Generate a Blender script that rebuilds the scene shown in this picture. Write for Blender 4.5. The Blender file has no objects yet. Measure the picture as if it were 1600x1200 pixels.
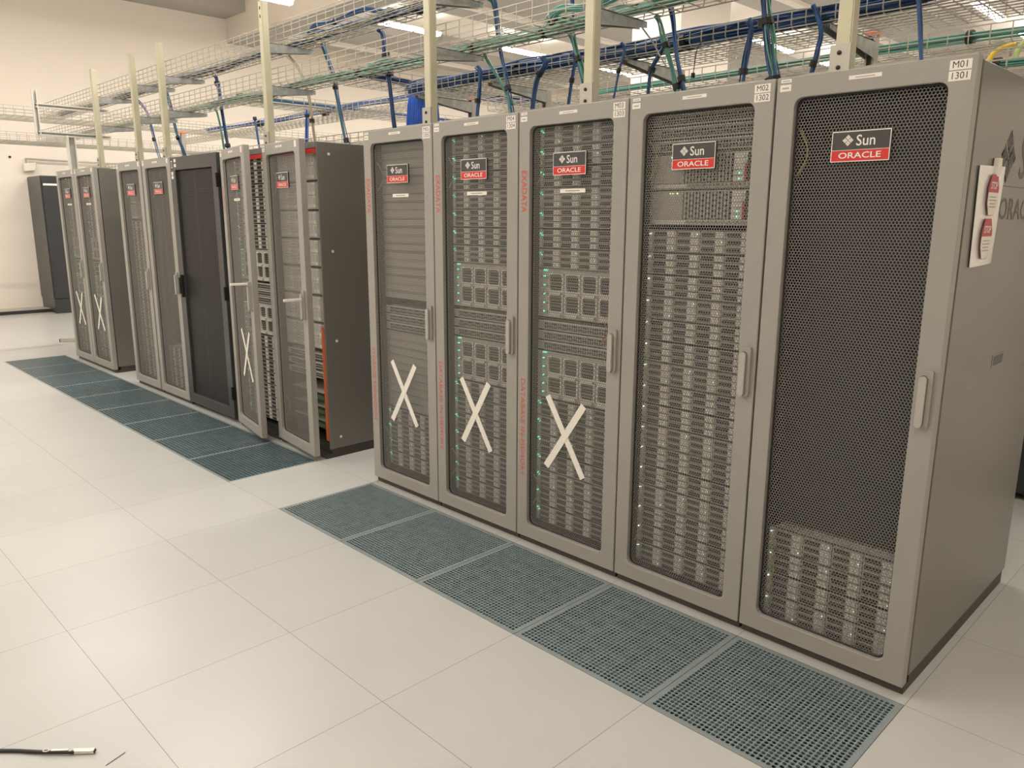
import bpy, bmesh, math, random
from mathutils import Vector, Matrix
random.seed(7)
SC = bpy.context.scene
COL = SC.collection
# ------------------------------------------------------------------ camera
cam_d = bpy.data.cameras.new('camera')
cam = bpy.data.objects.new('camera', cam_d); COL.objects.link(cam)
cam.location = (1.2964, -1.8883, 1.5458)
cam.rotation_euler = (1.3589, -0.0040, 0.7915)
cam_d.sensor_width = 36.0
cam_d.lens = 1212.18 / 1600 * 36.0
cam_d.clip_start = 0.02; cam_d.clip_end = 100
SC.camera = cam
# ------------------------------------------------------------------ world, exposure
w = bpy.data.worlds.new('world'); SC.world = w; w.use_nodes = True
w.node_tree.nodes['Background'].inputs[0].default_value = (1.0, 0.95, 0.88, 1)
w.node_tree.nodes['Background'].inputs[1].default_value = 0.3
SC.view_settings.view_transform = 'Standard'; SC.view_settings.look = 'None'
SC.view_settings.gamma = 1; SC.view_settings.use_curve_mapping = False
SC.view_settings.exposure = 0.0
# ------------------------------------------------------------------ room lamps (each under one of the ceiling fixtures)
LAMP_X = (-9.98, -6.26, -2.72, 0.85)  # rightmost row is added out of view, weaker, to brighten that side
LAMP_Y = (-5.4, -2.5, 0.35, 3.2, 6.05, 8.9, 11.7, 14.4)
LAMP_Z = 4.66
LAMP_POWER = 47
for lx in LAMP_X:
    for ly in LAMP_Y:
        ld = bpy.data.lights.new('tube_light', 'AREA'); ld.shape = 'RECTANGLE'
        ld.size = 0.10; ld.size_y = 1.35; ld.energy = LAMP_POWER * (0.38 if lx > 0 else 1.0); ld.color = (1.0, 0.965, 0.92)
        lo = bpy.data.objects.new('tube_light', ld); lo.location = (lx, ly + 0.68, LAMP_Z - 0.022)
        COL.objects.link(lo)
        lu = ld.copy(); lu.energy = ld.energy*0.16; lu.size = 0.12; lo2 = bpy.data.objects.new('tube_uplight', lu)
        lo2.location = (lx, ly + 0.68, LAMP_Z + 0.10); lo2.rotation_euler = (math.pi, 0, 0); COL.objects.link(lo2)

# ------------------------------------------------------------------ materials
def mat(name, rgb, rough=0.5, metal=0.0, emit=None, estr=0.0, noise=0.0, nscale=8.0, bump=0.0, bscale=200.0, spec=0.5):
    m = bpy.data.materials.new(name); m.use_nodes = True
    nt = m.node_tree; b = nt.nodes['Principled BSDF']
    b.inputs['Base Color'].default_value = (*rgb, 1)
    b.inputs['Roughness'].default_value = rough; b.inputs['Metallic'].default_value = metal
    b.inputs['Specular IOR Level'].default_value = spec
    if emit: b.inputs['Emission Color'].default_value = (*emit, 1); b.inputs['Emission Strength'].default_value = estr
    if noise or bump: tc = nt.nodes.new('ShaderNodeTexCoord')
    if noise:
        n = nt.nodes.new('ShaderNodeTexNoise'); n.inputs['Scale'].default_value = nscale; n.inputs['Detail'].default_value = 5
        nt.links.new(tc.outputs['Object'], n.inputs['Vector'])
        r = nt.nodes.new('ShaderNodeValToRGB')
        r.color_ramp.elements[0].position = 0.3; r.color_ramp.elements[1].position = 0.7
        r.color_ramp.elements[0].color = (*[c * (1 - noise) for c in rgb], 1)
        r.color_ramp.elements[1].color = (*[min(1, c * (1 + noise)) for c in rgb], 1)
        nt.links.new(n.outputs['Fac'], r.inputs['Fac']); nt.links.new(r.outputs['Color'], b.inputs['Base Color'])
    if bump:
        n2 = nt.nodes.new('ShaderNodeTexNoise'); n2.inputs['Scale'].default_value = bscale
        nt.links.new(tc.outputs['Object'], n2.inputs['Vector'])
        bp = nt.nodes.new('ShaderNodeBump'); bp.inputs['Strength'].default_value = bump; bp.inputs['Distance'].default_value = 0.002
        nt.links.new(n2.outputs['Fac'], bp.inputs['Height']); nt.links.new(bp.outputs['Normal'], b.inputs['Normal'])
    return m

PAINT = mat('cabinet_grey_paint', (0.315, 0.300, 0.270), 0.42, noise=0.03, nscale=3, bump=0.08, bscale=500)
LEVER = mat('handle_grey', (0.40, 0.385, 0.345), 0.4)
PAINT_D = mat('shaded_side_paint', (0.165, 0.156, 0.138), 0.30, noise=0.03, nscale=2, bump=0.05, bscale=500)  # cabinet paint darkened to carry the shade on the sides
SEAM = mat('dark_seam', (0.02, 0.018, 0.016), 0.6)  # near-black for seams, dark fittings and the door gap strips
PLINTH = mat('shadow_gap_plinth', (0.055, 0.048, 0.038), 0.6)  # plinth darkened and set forward to draw the shadow gap under doors
INNER = mat('cabinet_inner_steel', (0.075, 0.070, 0.062), 0.5)
MESHM = mat('perforated_door_steel', (0.22, 0.210, 0.190), 0.4, metal=0.0)
BLACKPAINT = mat('black_cabinet_paint', (0.030, 0.031, 0.033), 0.35, noise=0.05)
BLACKMESH = mat('black_mesh_steel', (0.028, 0.027, 0.026), 0.45)
CHAR = mat('charcoal_paint', (0.050, 0.050, 0.050), 0.35)
BLANKD = mat('interior_black', (0.010, 0.0095, 0.011), 0.6)  # near-black for shaded cabinet insides and rear doors
BLANK = mat('light_filler_panel', (0.46, 0.44, 0.39), 0.45)
STEEL = mat('zinc_steel', (0.47, 0.45, 0.40), 0.38, metal=0.55, noise=0.06, nscale=10)
WIRE = mat('zinc_wire', (0.46, 0.43, 0.36), 0.35, metal=0.35)
ALU = mat('pale_aluminium', (0.66, 0.64, 0.58), 0.4, metal=0.15)
GALV = mat('galvanised_arm', (0.42, 0.43, 0.41), 0.4, metal=0.5, noise=0.18, nscale=30)
POSTM = mat('yellow_chromated_post', (0.54, 0.51, 0.37), 0.42, metal=0.25, noise=0.08, nscale=6)
DRV_L = mat('drive_latch_silver', (0.78, 0.755, 0.69), 0.4)
DRV_M = mat('drive_bezel_grey', (0.50, 0.485, 0.43), 0.45)
DRV_D = mat('drive_vent_dark', (0.035, 0.033, 0.030), 0.6)
CHASSIS = mat('server_chassis', (0.62, 0.60, 0.53), 0.45)
WHITE = mat('white_label', (0.80, 0.76, 0.68), 0.5)
INK = mat('label_ink', (0.035, 0.032, 0.03), 0.6)
INKG = mat('faint_label_ink', (0.38, 0.36, 0.32), 0.6)
TAPE = mat('white_tape', (0.78, 0.74, 0.66), 0.6, noise=0.03, nscale=40)
BADGE_G = mat('badge_charcoal', (0.055, 0.053, 0.052), 0.35)
BADGE_R = mat('badge_red', (0.62, 0.028, 0.022), 0.4)
BADGE_W = mat('badge_white', (0.80, 0.78, 0.73), 0.4)
REDINK = mat('red_lettering', (0.60, 0.075, 0.045), 0.5)
LOGO_D = mat('side_logo_grey', (0.060, 0.055, 0.048), 0.45)
PINK = mat('sign_crimson', (0.50, 0.045, 0.08), 0.5)
FILM = mat('plastic_sleeve', (0.74, 0.73, 0.70), 0.15, spec=0.8)
ORANGE = mat('orange_cable', (0.75, 0.16, 0.04), 0.45)
ORCAP = mat('orange_plastic_cap', (0.85, 0.18, 0.05), 0.5)
YELLOWC = mat('yellow_plastic', (0.80, 0.55, 0.04), 0.45)
YGREEN = mat('yellow_green_wire', (0.45, 0.42, 0.10), 0.45)
PGREEN = mat('pale_green_cable', (0.45, 0.58, 0.22), 0.45)
BLUE1 = mat('blue_cable', (0.035, 0.105, 0.28), 0.4)
BLUE2 = mat('deep_blue_cable', (0.012, 0.042, 0.13), 0.4)
BLUE3 = mat('bright_blue_cable', (0.02, 0.12, 0.60), 0.4)
TEAL1 = mat('teal_cable', (0.095, 0.31, 0.265), 0.4)
TEAL2 = mat('sea_green_cable', (0.15, 0.37, 0.275), 0.4)
BEIGE = mat('beige_cable', (0.42, 0.36, 0.24), 0.5)
DARKC = mat('black_cable', (0.012, 0.011, 0.011), 0.5)
LEDG = mat('green_indicator', (0.1, 0.9, 0.5), 0.3, emit=(0.18, 1.0, 0.60), estr=1.6)
LEDW = mat('pale_indicator', (0.7, 0.9, 0.8), 0.3, emit=(0.75, 1.0, 0.85), estr=2.2)
LEDY = mat('amber_indicator', (0.9, 0.9, 0.4), 0.3, emit=(0.9, 1.0, 0.45), estr=2.0)
GRILLE = mat('grille_tile_steel', (0.235, 0.300, 0.305), 0.33, metal=0.25, noise=0.10, nscale=18)
GRILLE_F = mat('grille_frame_steel', (0.25, 0.285, 0.285), 0.4, metal=0.25)
GRILLE2 = mat('slotted_tile_steel', (0.120, 0.175, 0.188), 0.30, metal=0.25, noise=0.08, nscale=12)
DAMPER = mat('damper_steel', (0.14, 0.185, 0.19), 0.5, metal=0.1)
DAMPER_L = mat('bright_damper_steel', (0.60, 0.68, 0.66), 0.5)
VOID = mat('underfloor_dark', (0.01, 0.01, 0.01), 0.8)
WALLM = mat('cream_wall_plaster', (0.80, 0.725, 0.64), 0.75, noise=0.015, nscale=0.7, bump=0.1, bscale=120)
CEILM = mat('cream_ceiling', (0.78, 0.725, 0.65), 0.8)
BEAMG = mat('grey_beam', (0.40, 0.375, 0.34), 0.8, noise=0.03, nscale=1.5)  # grey for beams and undersides, darker than the cream ceiling
LAMPM = mat('tube_diffuser', (1, 1, 1), 0.4, emit=(1.0, 0.93, 0.84), estr=24.0)
FIXM = mat('fixture_body', (0.75, 0.70, 0.60), 0.4)
GLEDGE = mat('ledge_vinyl', (0.42, 0.40, 0.35), 0.4)
SILVER = mat('connector_silver', (0.72, 0.68, 0.55), 0.25, metal=0.8)

def floor_material():
    m = bpy.data.materials.new('vinyl_access_floor'); m.use_nodes = True
    nt = m.node_tree; b = nt.nodes['Principled BSDF']; L = nt.links.new
    tc = nt.nodes.new('ShaderNodeTexCoord')
    sep = nt.nodes.new('ShaderNodeSeparateXYZ'); L(tc.outputs['Object'], sep.inputs[0])
    def mth(op, a, c=None):
        n = nt.nodes.new('ShaderNodeMath'); n.operation = op
        for i, v in enumerate((a, c)):
            if v is None: continue
            if isinstance(v, (int, float)): n.inputs[i].default_value = v
            else: L(v, n.inputs[i])
        return n.outputs[0]
    def line(axis):
        f = mth('FRACT', mth('DIVIDE', mth('ADD', sep.outputs[axis], 60.0), 0.6))
        d = mth('ABSOLUTE', mth('SUBTRACT', f, 0.5))       # 0.5 on the joint
        return mth('GREATER_THAN', d, 0.5 - 0.0017)
    def cell(axis):
        return mth('FLOOR', mth('DIVIDE', mth('ADD', sep.outputs[axis], 60.0), 0.6))
    joint = mth('MAXIMUM', line(0), line(1))
    comb = nt.nodes.new('ShaderNodeCombineXYZ'); L(cell(0), comb.inputs[0]); L(cell(1), comb.inputs[1])
    wn = nt.nodes.new('ShaderNodeTexWhiteNoise'); wn.noise_dimensions = '3D'; L(comb.outputs[0], wn.inputs['Vector'])
    n1 = nt.nodes.new('ShaderNodeTexNoise'); n1.inputs['Scale'].default_value = 3.5; n1.inputs['Detail'].default_value = 6
    n2 = nt.nodes.new('ShaderNodeTexNoise'); n2.inputs['Scale'].default_value = 130; n2.inputs['Detail'].default_value = 3
    L(tc.outputs['Object'], n1.inputs['Vector']); L(tc.outputs['Object'], n2.inputs['Vector'])
    v = mth('ADD', mth('MULTIPLY', n1.outputs['Fac'], 0.10), mth('MULTIPLY', wn.outputs['Value'], 0.035))
    v = mth('ADD', v, 0.90)
    v = mth('ADD', v, mth('MULTIPLY', n2.outputs['Fac'], 0.02))
    mx = nt.nodes.new('ShaderNodeVectorMath'); mx.operation = 'SCALE'
    mx.inputs[0].default_value = (0.455, 0.452, 0.425); L(v, mx.inputs['Scale'])
    mix = nt.nodes.new('ShaderNodeMix'); mix.data_type = 'RGBA'
    L(joint, mix.inputs['Factor']); L(mx.outputs[0], mix.inputs['A']); mix.inputs['B'].default_value = (0.17, 0.155, 0.13, 1)
    L(mix.outputs['Result'], b.inputs['Base Color'])
    b.inputs['Roughness'].default_value = 0.30
    bp = nt.nodes.new('ShaderNodeBump'); bp.inputs['Strength'].default_value = 0.3; bp.inputs['Distance'].default_value = 0.002
    L(mth('SUBTRACT', 1.0, joint), bp.inputs['Height']); L(bp.outputs['Normal'], b.inputs['Normal'])
    return m
FLOORM = floor_material()

# ------------------------------------------------------------------ mesh helpers
class MB:
    def __init__(s): s.v = []; s.f = []; s.m = []; s.mats = []; s.smooth = []
    def mi(s, m):
        if m not in s.mats: s.mats.append(m)
        return s.mats.index(m)
    def add(s, vs, fs, m, smooth=False):
        o = len(s.v); k = s.mi(m); s.v += [tuple(p) for p in vs]
        for f in fs: s.f.append(tuple(i + o for i in f)); s.m.append(k); s.smooth.append(smooth)
        return s
    def box(s, a, b, m):
        x0, y0, z0 = a; x1, y1, z1 = b
        vs = [(x0,y0,z0),(x1,y0,z0),(x1,y1,z0),(x0,y1,z0),(x0,y0,z1),(x1,y0,z1),(x1,y1,z1),(x0,y1,z1)]
        return s.add(vs, [(0,3,2,1),(4,5,6,7),(0,1,5,4),(1,2,6,5),(2,3,7,6),(3,0,4,7)], m)
    def prism(s, poly, axis, lo, hi, m):
        # poly: list of 2D points; extruded along axis ('x','y','z')
        n = len(poly)
        def P(p, t):
            if axis == 'y': return (p[0], t, p[1])
            if axis == 'x': return (t, p[0], p[1])
            return (p[0], p[1], t)
        vs = [P(p, lo) for p in poly] + [P(p, hi) for p in poly]
        fs = [tuple(range(n)), tuple(range(2*n-1, n-1, -1))] + [(i, n+i, n+(i+1)%n, (i+1)%n) for i in range(n)]
        return s.add(vs, fs, m)
    def tube(s, pts, r, m, n=6, caps=True):
        pts = [Vector(p) for p in pts]; k = len(pts); vs = []; fs = []
        up = None
        for i, p in enumerate(pts):
            t = (pts[min(i+1, k-1)] - pts[max(i-1, 0)])
            t = t.normalized() if t.length > 1e-9 else Vector((0,0,1))
            if up is None:
                up = Vector((0,0,1)) if abs(t.z) < 0.9 else Vector((1,0,0))
            u = (up - t * up.dot(t))
            if u.length < 1e-6: u = t.orthogonal()
            u.normalize(); up = u; v = t.cross(u)
            for j in range(n):
                a = 2*math.pi*(j+0.5)/n
                vs.append(p + (u*math.cos(a) + v*math.sin(a))*r)
        for i in range(k-1):
            for j in range(n):
                fs.append((i*n+j, i*n+(j+1)%n, (i+1)*n+(j+1)%n, (i+1)*n+j))
        if caps: fs += [tuple(range(n-1,-1,-1)), tuple(range((k-1)*n, k*n))]
        return s.add(vs, fs, m, smooth=n > 4)
    def rod(s, a, b, r, m, n=4): return s.tube([a, b], r, m, n)
    def text(s, string, size, m, M, sx=1.0, align='CENTER', extrude=0.0, bold=0.0):
        cu = bpy.data.curves.new('lettering', 'FONT'); cu.body = string; cu.size = size
        cu.align_x = align; cu.align_y = 'CENTER'; cu.extrude = extrude; cu.offset = bold; cu.resolution_u = 3
        ob = bpy.data.objects.new('lettering', cu)
        me = bpy.data.meshes.new_from_object(ob)
        S = Matrix.Diagonal((sx, 1, 1, 1))
        s.add([M @ S @ v.co for v in me.vertices], [tuple(p.vertices) for p in me.polygons], m)
        bpy.data.objects.remove(ob); bpy.data.curves.remove(cu); bpy.data.meshes.remove(me)
        return s
    def mesh(s, name):
        me = bpy.data.meshes.new(name); me.from_pydata(s.v, [], s.f)
        for m in s.mats: me.materials.append(m)
        me.polygons.foreach_set('material_index', s.m)
        me.polygons.foreach_set('use_smooth', s.smooth)
        me.update(); return me
    def build(s, name, parent=None, bevel=0.0, label=None, loc=None):
        me = s.mesh(name)
        if bevel:
            bm = bmesh.new(); bm.from_mesh(me); bmesh.ops.recalc_face_normals(bm, faces=bm.faces); bm.to_mesh(me); bm.free()
        o = link(name, me, parent, loc)
        if bevel:
            md = o.modifiers.new('bevel', 'BEVEL'); md.width = bevel; md.segments = 2; md.limit_method = 'ANGLE'
        if label: o['label'] = label
        return o

def link(name, me, parent=None, loc=None):
    o = bpy.data.objects.new(name, me); COL.objects.link(o)
    if parent: o.parent = parent
    if loc: o.location = loc
    return o
def thing(name, label, cat, loc=(0,0,0), rz=0, group=None):
    o = link(name, None, None, loc); o.rotation_euler = (0,0,rz); o.empty_display_size = 0.1
    return tag(o, label, cat, group)
def tag(o, label, cat, group=None):
    o['label'] = label; o['category'] = cat
    if group: o['group'] = group
    return o
def structure(o): o['kind'] = 'structure'; return o
def children(o): return KIDS.get(o.name, [])
def dup(o, parent=None):
    c = o.copy(); COL.objects.link(c); c.parent = parent
    for ch in list(o.children): dup(ch, c)
    return c
FRONT = Matrix.Rotation(math.pi/2, 4, 'X')         # text facing -Y
def Tr(x, y, z): return Matrix.Translation((x, y, z))

# ------------------------------------------------------------------ the room
WX = -13.46
GR = [(-3.0, 0.6), (-8.4, -3.0)]   # the two strips of grilles (x ranges of the floor cut-outs)
fl = MB()
def slab(x0, y0, x1, y1): fl.box((x0, y0, -0.03), (x1, y1, 0.0), FLOORM)
slab(WX-0.2, -7.0, 3.6, 0.0); slab(WX-0.2, 0.6, 3.6, 17.2)
slab(WX-0.2, 0.0, -8.4, 0.6); slab(-3.0, 0.0, -2.4, 0.6); slab(0.6, 0.0, 3.6, 0.6)
structure(fl.build('floor'))
o = MB().box((-8.6, -0.2, -0.42), (0.8, 0.8, -0.40), VOID).box((-8.62,-0.2,-0.40),(-8.6,0.8,-0.03),VOID).box((0.8,-0.2,-0.40),(0.82,0.8,-0.03),VOID)\
    .box((-8.6,-0.22,-0.40),(0.8,-0.2,-0.03),VOID).box((-8.6,0.8,-0.40),(0.8,0.82,-0.03),VOID).build('trim_1'); structure(o)
structure(MB().box((WX-0.2, -7.2, 0), (WX, 17.2, 6.0), WALLM).build('wall_left'))
structure(MB().box((3.6, -7.2, 0), (3.8, 17.2, 6.0), WALLM).build('wall_right'))
structure(MB().box((WX-0.2, 17.2, 0), (3.8, 17.4, 6.0), WALLM).build('wall_back'))
structure(MB().box((WX-0.2, -7.2, 0), (3.8, -7.0, 6.0), WALLM).build('wall_front'))
structure(MB().box((WX-0.2, -7.2, 5.75), (3.8, 17.4, 6.0), CEILM).build('ceiling'))
# long downstand across the hall and the lower ceiling behind it
structure(MB().box((WX, 5.2, 4.70), (3.6, 5.75, 5.75), WALLM).build('trim_2'))
structure(MB().box((WX, 5.75, 4.98), (3.6, 17.2, 5.2), CEILM).build('trim_3'))
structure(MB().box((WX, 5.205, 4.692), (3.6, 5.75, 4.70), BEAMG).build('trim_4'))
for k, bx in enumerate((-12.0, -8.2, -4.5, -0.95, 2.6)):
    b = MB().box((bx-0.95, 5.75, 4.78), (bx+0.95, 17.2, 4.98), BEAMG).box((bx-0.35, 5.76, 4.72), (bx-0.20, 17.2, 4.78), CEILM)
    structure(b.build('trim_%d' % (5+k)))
# soffit along the far wall in the front bay
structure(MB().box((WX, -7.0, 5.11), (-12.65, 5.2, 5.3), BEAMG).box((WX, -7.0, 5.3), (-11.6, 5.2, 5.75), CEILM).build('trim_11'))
structure(MB().box((-6.2, 8.0, 0), (-5.36, 9.3, 4.98), WALLM).build('trim_12'))
# raised ledge with a dark face at the foot of the far wall
structure(MB().box((WX, -7.0, 0), (-13.03, 17.2, 0.055), GLEDGE).box((-13.03, -7.0, 0), (-13.0, 17.2, 0.05), SEAM).build('baseboard_left'))

# fixtures
FG = 'tube ceiling lights'
FXL = {(0,3): 'glowing tube light at the top edge above the post behind the ajar doors',
       (0,4): 'glowing tube ceiling light just left of the post over the storage expansion cabinet',
       (0,5): 'glowing tube ceiling light seen above the M04 cabinet under the lower post tray',
       (0,6): 'glowing tube ceiling light just right of the post over the M03 cabinet',
       (1,6): 'glowing tube ceiling light behind the thick teal and blue cable drop',
       (2,6): 'bright tube ceiling light at the top edge above the M01 plate',
       (2,7): 'tube ceiling light cut by the right edge above the M01 cabinet corner'}
def fixture_label(i, j):
    if j <= 2: return 'unseen tube ceiling light above the open aisle in front of the cabinet row'
    return FXL.get((i, j), 'tube ceiling light of the rows behind the cabinets, outside the photo')
fx0 = None
for i, lx in enumerate(LAMP_X):  # last row houses the added lamps, out of view
    for j, ly in enumerate(LAMP_Y):
        if fx0 is None:
            fx0 = thing('ceiling_light', 'x', 'ceiling light')
            MB().box((-0.09, 0, 0.03), (0.09, 1.4, 0.09), FIXM).build('housing', fx0, bevel=0.006)
            MB().prism([(-0.075,0.03),(-0.05,-0.02),(0.05,-0.02),(0.075,0.03)], 'y', 0.02, 1.38, LAMPM).build('diffuser', fx0)
            r = fx0
            MB().rod((0,0.3,0.09),(0,0.3,0.24),0.004,STEEL).rod((0,1.1,0.09),(0,1.1,0.24),0.004,STEEL).build('hanger', fx0)
        else: r = dup(fx0)
        r.location = (lx, ly, LAMP_Z); r['category'] = 'ceiling light'; r['group'] = FG
        r['label'] = fixture_label(i, j)
        if ly < 5:
            # front bay: ceiling is higher, lengthen the hangers
            for ch in r.children:
                if ch.name.startswith('hanger'): ch.scale = (1,1,1); ch.data = None if False else ch.data
tagdone = True

# ------------------------------------------------------------------ perforated sheets
def hexsheet(w, h, pitch, wall, mt, thick=0.0015):
    # honeycomb of rings (front face + bore walls) spanning w x h, centred, in the XZ plane, facing -Y
    R = pitch/math.sqrt(3); vs = []; fs = []
    rowh = R*1.5
    nr = int(h/rowh); nc = int(w/pitch)
    s = 1 - wall/pitch
    ca = [(math.cos(math.pi/6+math.pi/3*k), math.sin(math.pi/6+math.pi/3*k)) for k in range(6)]
    for j in range(nr):
        for i in range(nc):
            cx = -w/2 + pitch*(i+0.5+(0.5 if j % 2 else 0)); cz = -h/2 + R + rowh*j
            if cx > w/2 - pitch*0.4: continue
            o = len(vs)
            for a, b in ca: vs.append((cx+a*R, 0, cz+b*R))
            for a, b in ca: vs.append((cx+a*R*s, 0, cz+b*R*s))
            for a, b in ca: vs.append((cx+a*R*s, thick, cz+b*R*s))
            for k in range(6):
                k2 = (k+1) % 6
                fs.append((o+k, o+k2, o+6+k2, o+6+k)); fs.append((o+6+k, o+6+k2, o+12+k2, o+12+k))
    m = MB(); m.add(vs, fs, mt); return m
def rrect(x0, z0, x1, z1, r, seg=4):
    out = []
    for cx, cz, a0 in ((x1-r, z1-r, 0), (x0+r, z1-r, 90), (x0+r, z0+r, 180), (x1-r, z0+r, 270)):
        for k in range(seg+1):
            a = math.radians(a0 + 90*k/seg); out.append((cx+r*math.cos(a), cz+r*math.sin(a)))
    return out
def outer_for(x0, z0, x1, z1, inner, seg=4):
    out = []; X = (x1, x0, x0, x1); Z = (z1, z1, z0, z0)
    for c in range(4):
        arc = inner[c*(seg+1):(c+1)*(seg+1)]
        a, b = arc[0], arc[-1]
        if c % 2 == 0: p0 = (X[c], a[1]); p1 = (b[0], Z[c])
        else: p0 = (a[0], Z[c]); p1 = (X[c], b[1])
        k = (X[c], Z[c]); h = seg//2
        for i in range(seg+1):
            if i <= h: t = i/h; out.append((p0[0]+(k[0]-p0[0])*t, p0[1]+(k[1]-p0[1])*t))
            else: t = (i-h)/h; out.append((k[0]+(p1[0]-k[0])*t, k[1]+(p1[1]-k[1])*t))
    return out
def ring_frame(m, outer, inner, y0, y1, mt, inset=0.0, ims=None):
    n = len(inner); vs = []
    for p in outer: vs.append((p[0], y0, p[1]))
    for p in inner: vs.append((p[0], y0, p[1]))
    for p in outer: vs.append((p[0], y1, p[1]))
    for p in inner: vs.append((p[0], y1, p[1]))
    fs = []; fi = []
    for i in range(n):
        j = (i+1) % n
        fs += [(i, j, n+j, n+i), (2*n+j, 2*n+i, 3*n+i, 3*n+j), (j, i, 2*n+i, 2*n+j)]
        fi.append((n+i, n+j, 3*n+j, 3*n+i))
    m.add(vs, fs + fi, mt)
    return m

# ------------------------------------------------------------------ shared door meshes (door-local: x 0..W from the hinge, y=0 front face, z as in the room)
RW = 0.6057
RS = 0.9906          # the cabinets stand on a 600 mm grid
def cs(x, y, z): return (x*RS + 0.0122, y*RS - 0.0177, z*RS + 0.0145)
def on_cab(o): o.location = cs(*o.location); o.scale = (RS, RS, RS); return o
def door_frame_mesh(W, z0, z1, ox0, ox1, oz0, oz1, mt, r=0.028, th=0.04, edge=SEAM):
    m = MB(); inner = rrect(ox0, oz0, ox1, oz1, r)
    ring_frame(m, outer_for(0, z0, W, z1, inner), inner, 0.0, th, mt)
    inner2 = rrect(ox0+0.006, oz0+0.006, ox1-0.006, oz1-0.006, r)
    ring_frame(m, inner, inner2, 0.018, 0.026, edge)
    return m
SUN_FRAME = door_frame_mesh(0.5985, 0.019, 2.0, 0.065, 0.528, 0.083, 1.932, PAINT)
_me = SUN_FRAME.mesh('door')
bm = bmesh.new(); bm.from_mesh(_me); bmesh.ops.remove_doubles(bm, verts=bm.verts, dist=1e-5); bmesh.ops.recalc_face_normals(bm, faces=bm.faces); bm.to_mesh(_me); bm.free()
SUN_FRAME = _me
SUN_SHEET = hexsheet(0.470, 1.86, 0.0108, 0.0020, MESHM).mesh('mesh_panel')
BLACK_SHEET = hexsheet(0.66, 1.80, 0.0110, 0.0045, BLACKMESH).mesh('mesh_panel')

def handle_mesh():
    m = MB()
    m.prism(rrect(-0.021, 0.912, 0.017, 1.094, 0.009), 'y', -0.012, 0.0, PAINT)
    m.prism(rrect(-0.0205, 0.912, 0.0035, 1.076, 0.0118), 'y', -0.013, -0.012, SEAM); m.prism(rrect(-0.0195, 0.913, 0.0025, 1.074, 0.0108), 'y', -0.024, -0.013, LEVER)
    m.prism([(-0.0085+0.004*math.cos(a*math.pi/4), 0.942+0.006*math.sin(a*math.pi/4)) for a in range(8)], 'y', -0.0246, -0.024, INKG)
    return m.mesh('handle')
HANDLE = handle_mesh()
def sun_mark(m, cx, cz, R, M, mt):
    # diamond of four blocks of parallel strokes, each block turned against its neighbours
    def P(u, v):   # u,v in -1..1 unrotated square -> diamond
        return M @ Vector((cx + (u - v)*R/2, cz + (u + v)*R/2, 0))
    def q(u0, v0, u1, v1): m.add([P(u0,v0), P(u1,v0), P(u1,v1), P(u0,v1)], [(0,1,2,3)], mt)
    for qu in (0, 1):
        for qv in (0, 1):
            u0, v0 = -1 + qu, -1 + qv; g = 0.06; s = 0.88; t = 0.17
            hor = (qu + qv) % 2 == 0
            for k in range(4):
                a = g + s*k/4 + 0.02; b = a + t
                if hor: q(u0+g, v0+a, u0+g+s, v0+b)
                else: q(u0+a, v0+g, u0+b, v0+g+s)
            # closing strokes that turn the bars into U shapes
            if hor:
                q(u0+g, v0+g, u0+g+0.12, v0+g+s*0.45); q(u0+g+s-0.12, v0+g+s*0.5, u0+g+s, v0+g+s)
            else:
                q(u0+g, v0+g+s-0.12, u0+g+s*0.45, v0+g+s); q(u0+g+s*0.5, v0+g, u0+g+s, v0+g+0.12)
def badge_mesh():
    m = MB(); x0, x1, z0, z1 = 0.196, 0.379, 1.722, 1.816; zm = 1.758
    m.prism(rrect(x0, z0, x1, z1, 0.002, 2), 'y', 0.0118, 0.0125, BADGE_W); m.prism(rrect(x0, z0, x1, z1, 0.002, 2), 'y', 0.0125, 0.0212, BADGE_G)
    m.box((x0+0.003, 0.0108, zm+0.001), (x1-0.003, 0.0118, z1-0.003), BADGE_G)
    m.box((x0+0.003, 0.0108, z0+0.003), (x1-0.003, 0.0118, zm-0.001), BADGE_R)
    m.text('Sun', 0.046, BADGE_W, Tr(0.3045, 0.0100, 1.7845) @ FRONT, 0.92, bold=0.0004)
    m.text('ORACLE', 0.0255, BADGE_W, Tr(0.2875, 0.0100, 1.7405) @ FRONT, 1.38, bold=0.0003)
    sun_mark(m, 0.0, 0.0, 0.0185, Tr(0.2485, 0.0100, 1.7875) @ FRONT, BADGE_W)
    return m.mesh('badge')
BADGE = badge_mesh()
def strip_mesh(m, p0, p1, wd, y, mt, th=0.0006):
    d = Vector((p1[0]-p0[0], p1[1]-p0[1])); n = Vector((-d.y, d.x)).normalized()*wd/2
    m.prism([(p0[0]+n.x, p0[1]+n.y), (p0[0]-n.x, p0[1]-n.y), (p1[0]-n.x, p1[1]-n.y), (p1[0]+n.x, p1[1]+n.y)], 'y', y-th, y+0.0004, mt)
def tape_mesh(seed):
    rnd = random.Random(seed); j = lambda: rnd.uniform(-0.008, 0.008); m = MB(); y = 0.0195
    strip_mesh(m, (0.181+j(), 0.742+j()), (0.398+j(), 0.392+j()), 0.032, y, TAPE)
    strip_mesh(m, (0.392+j(), 0.738+j()), (0.181+j(), 0.398+j()), 0.034, y-0.0012, TAPE)
    return m.mesh('tape_cross')
def exa_low(low):
    return MB().text(low, 0.038, REDINK, Tr(0.033, -0.0008, 0.565 if 'DATA' in low else 0.59) @ FRONT @ Matrix.Rotation(-math.pi/2, 4, 'Z'), 1.20 if 'DATA' in low else 1.13)
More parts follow.
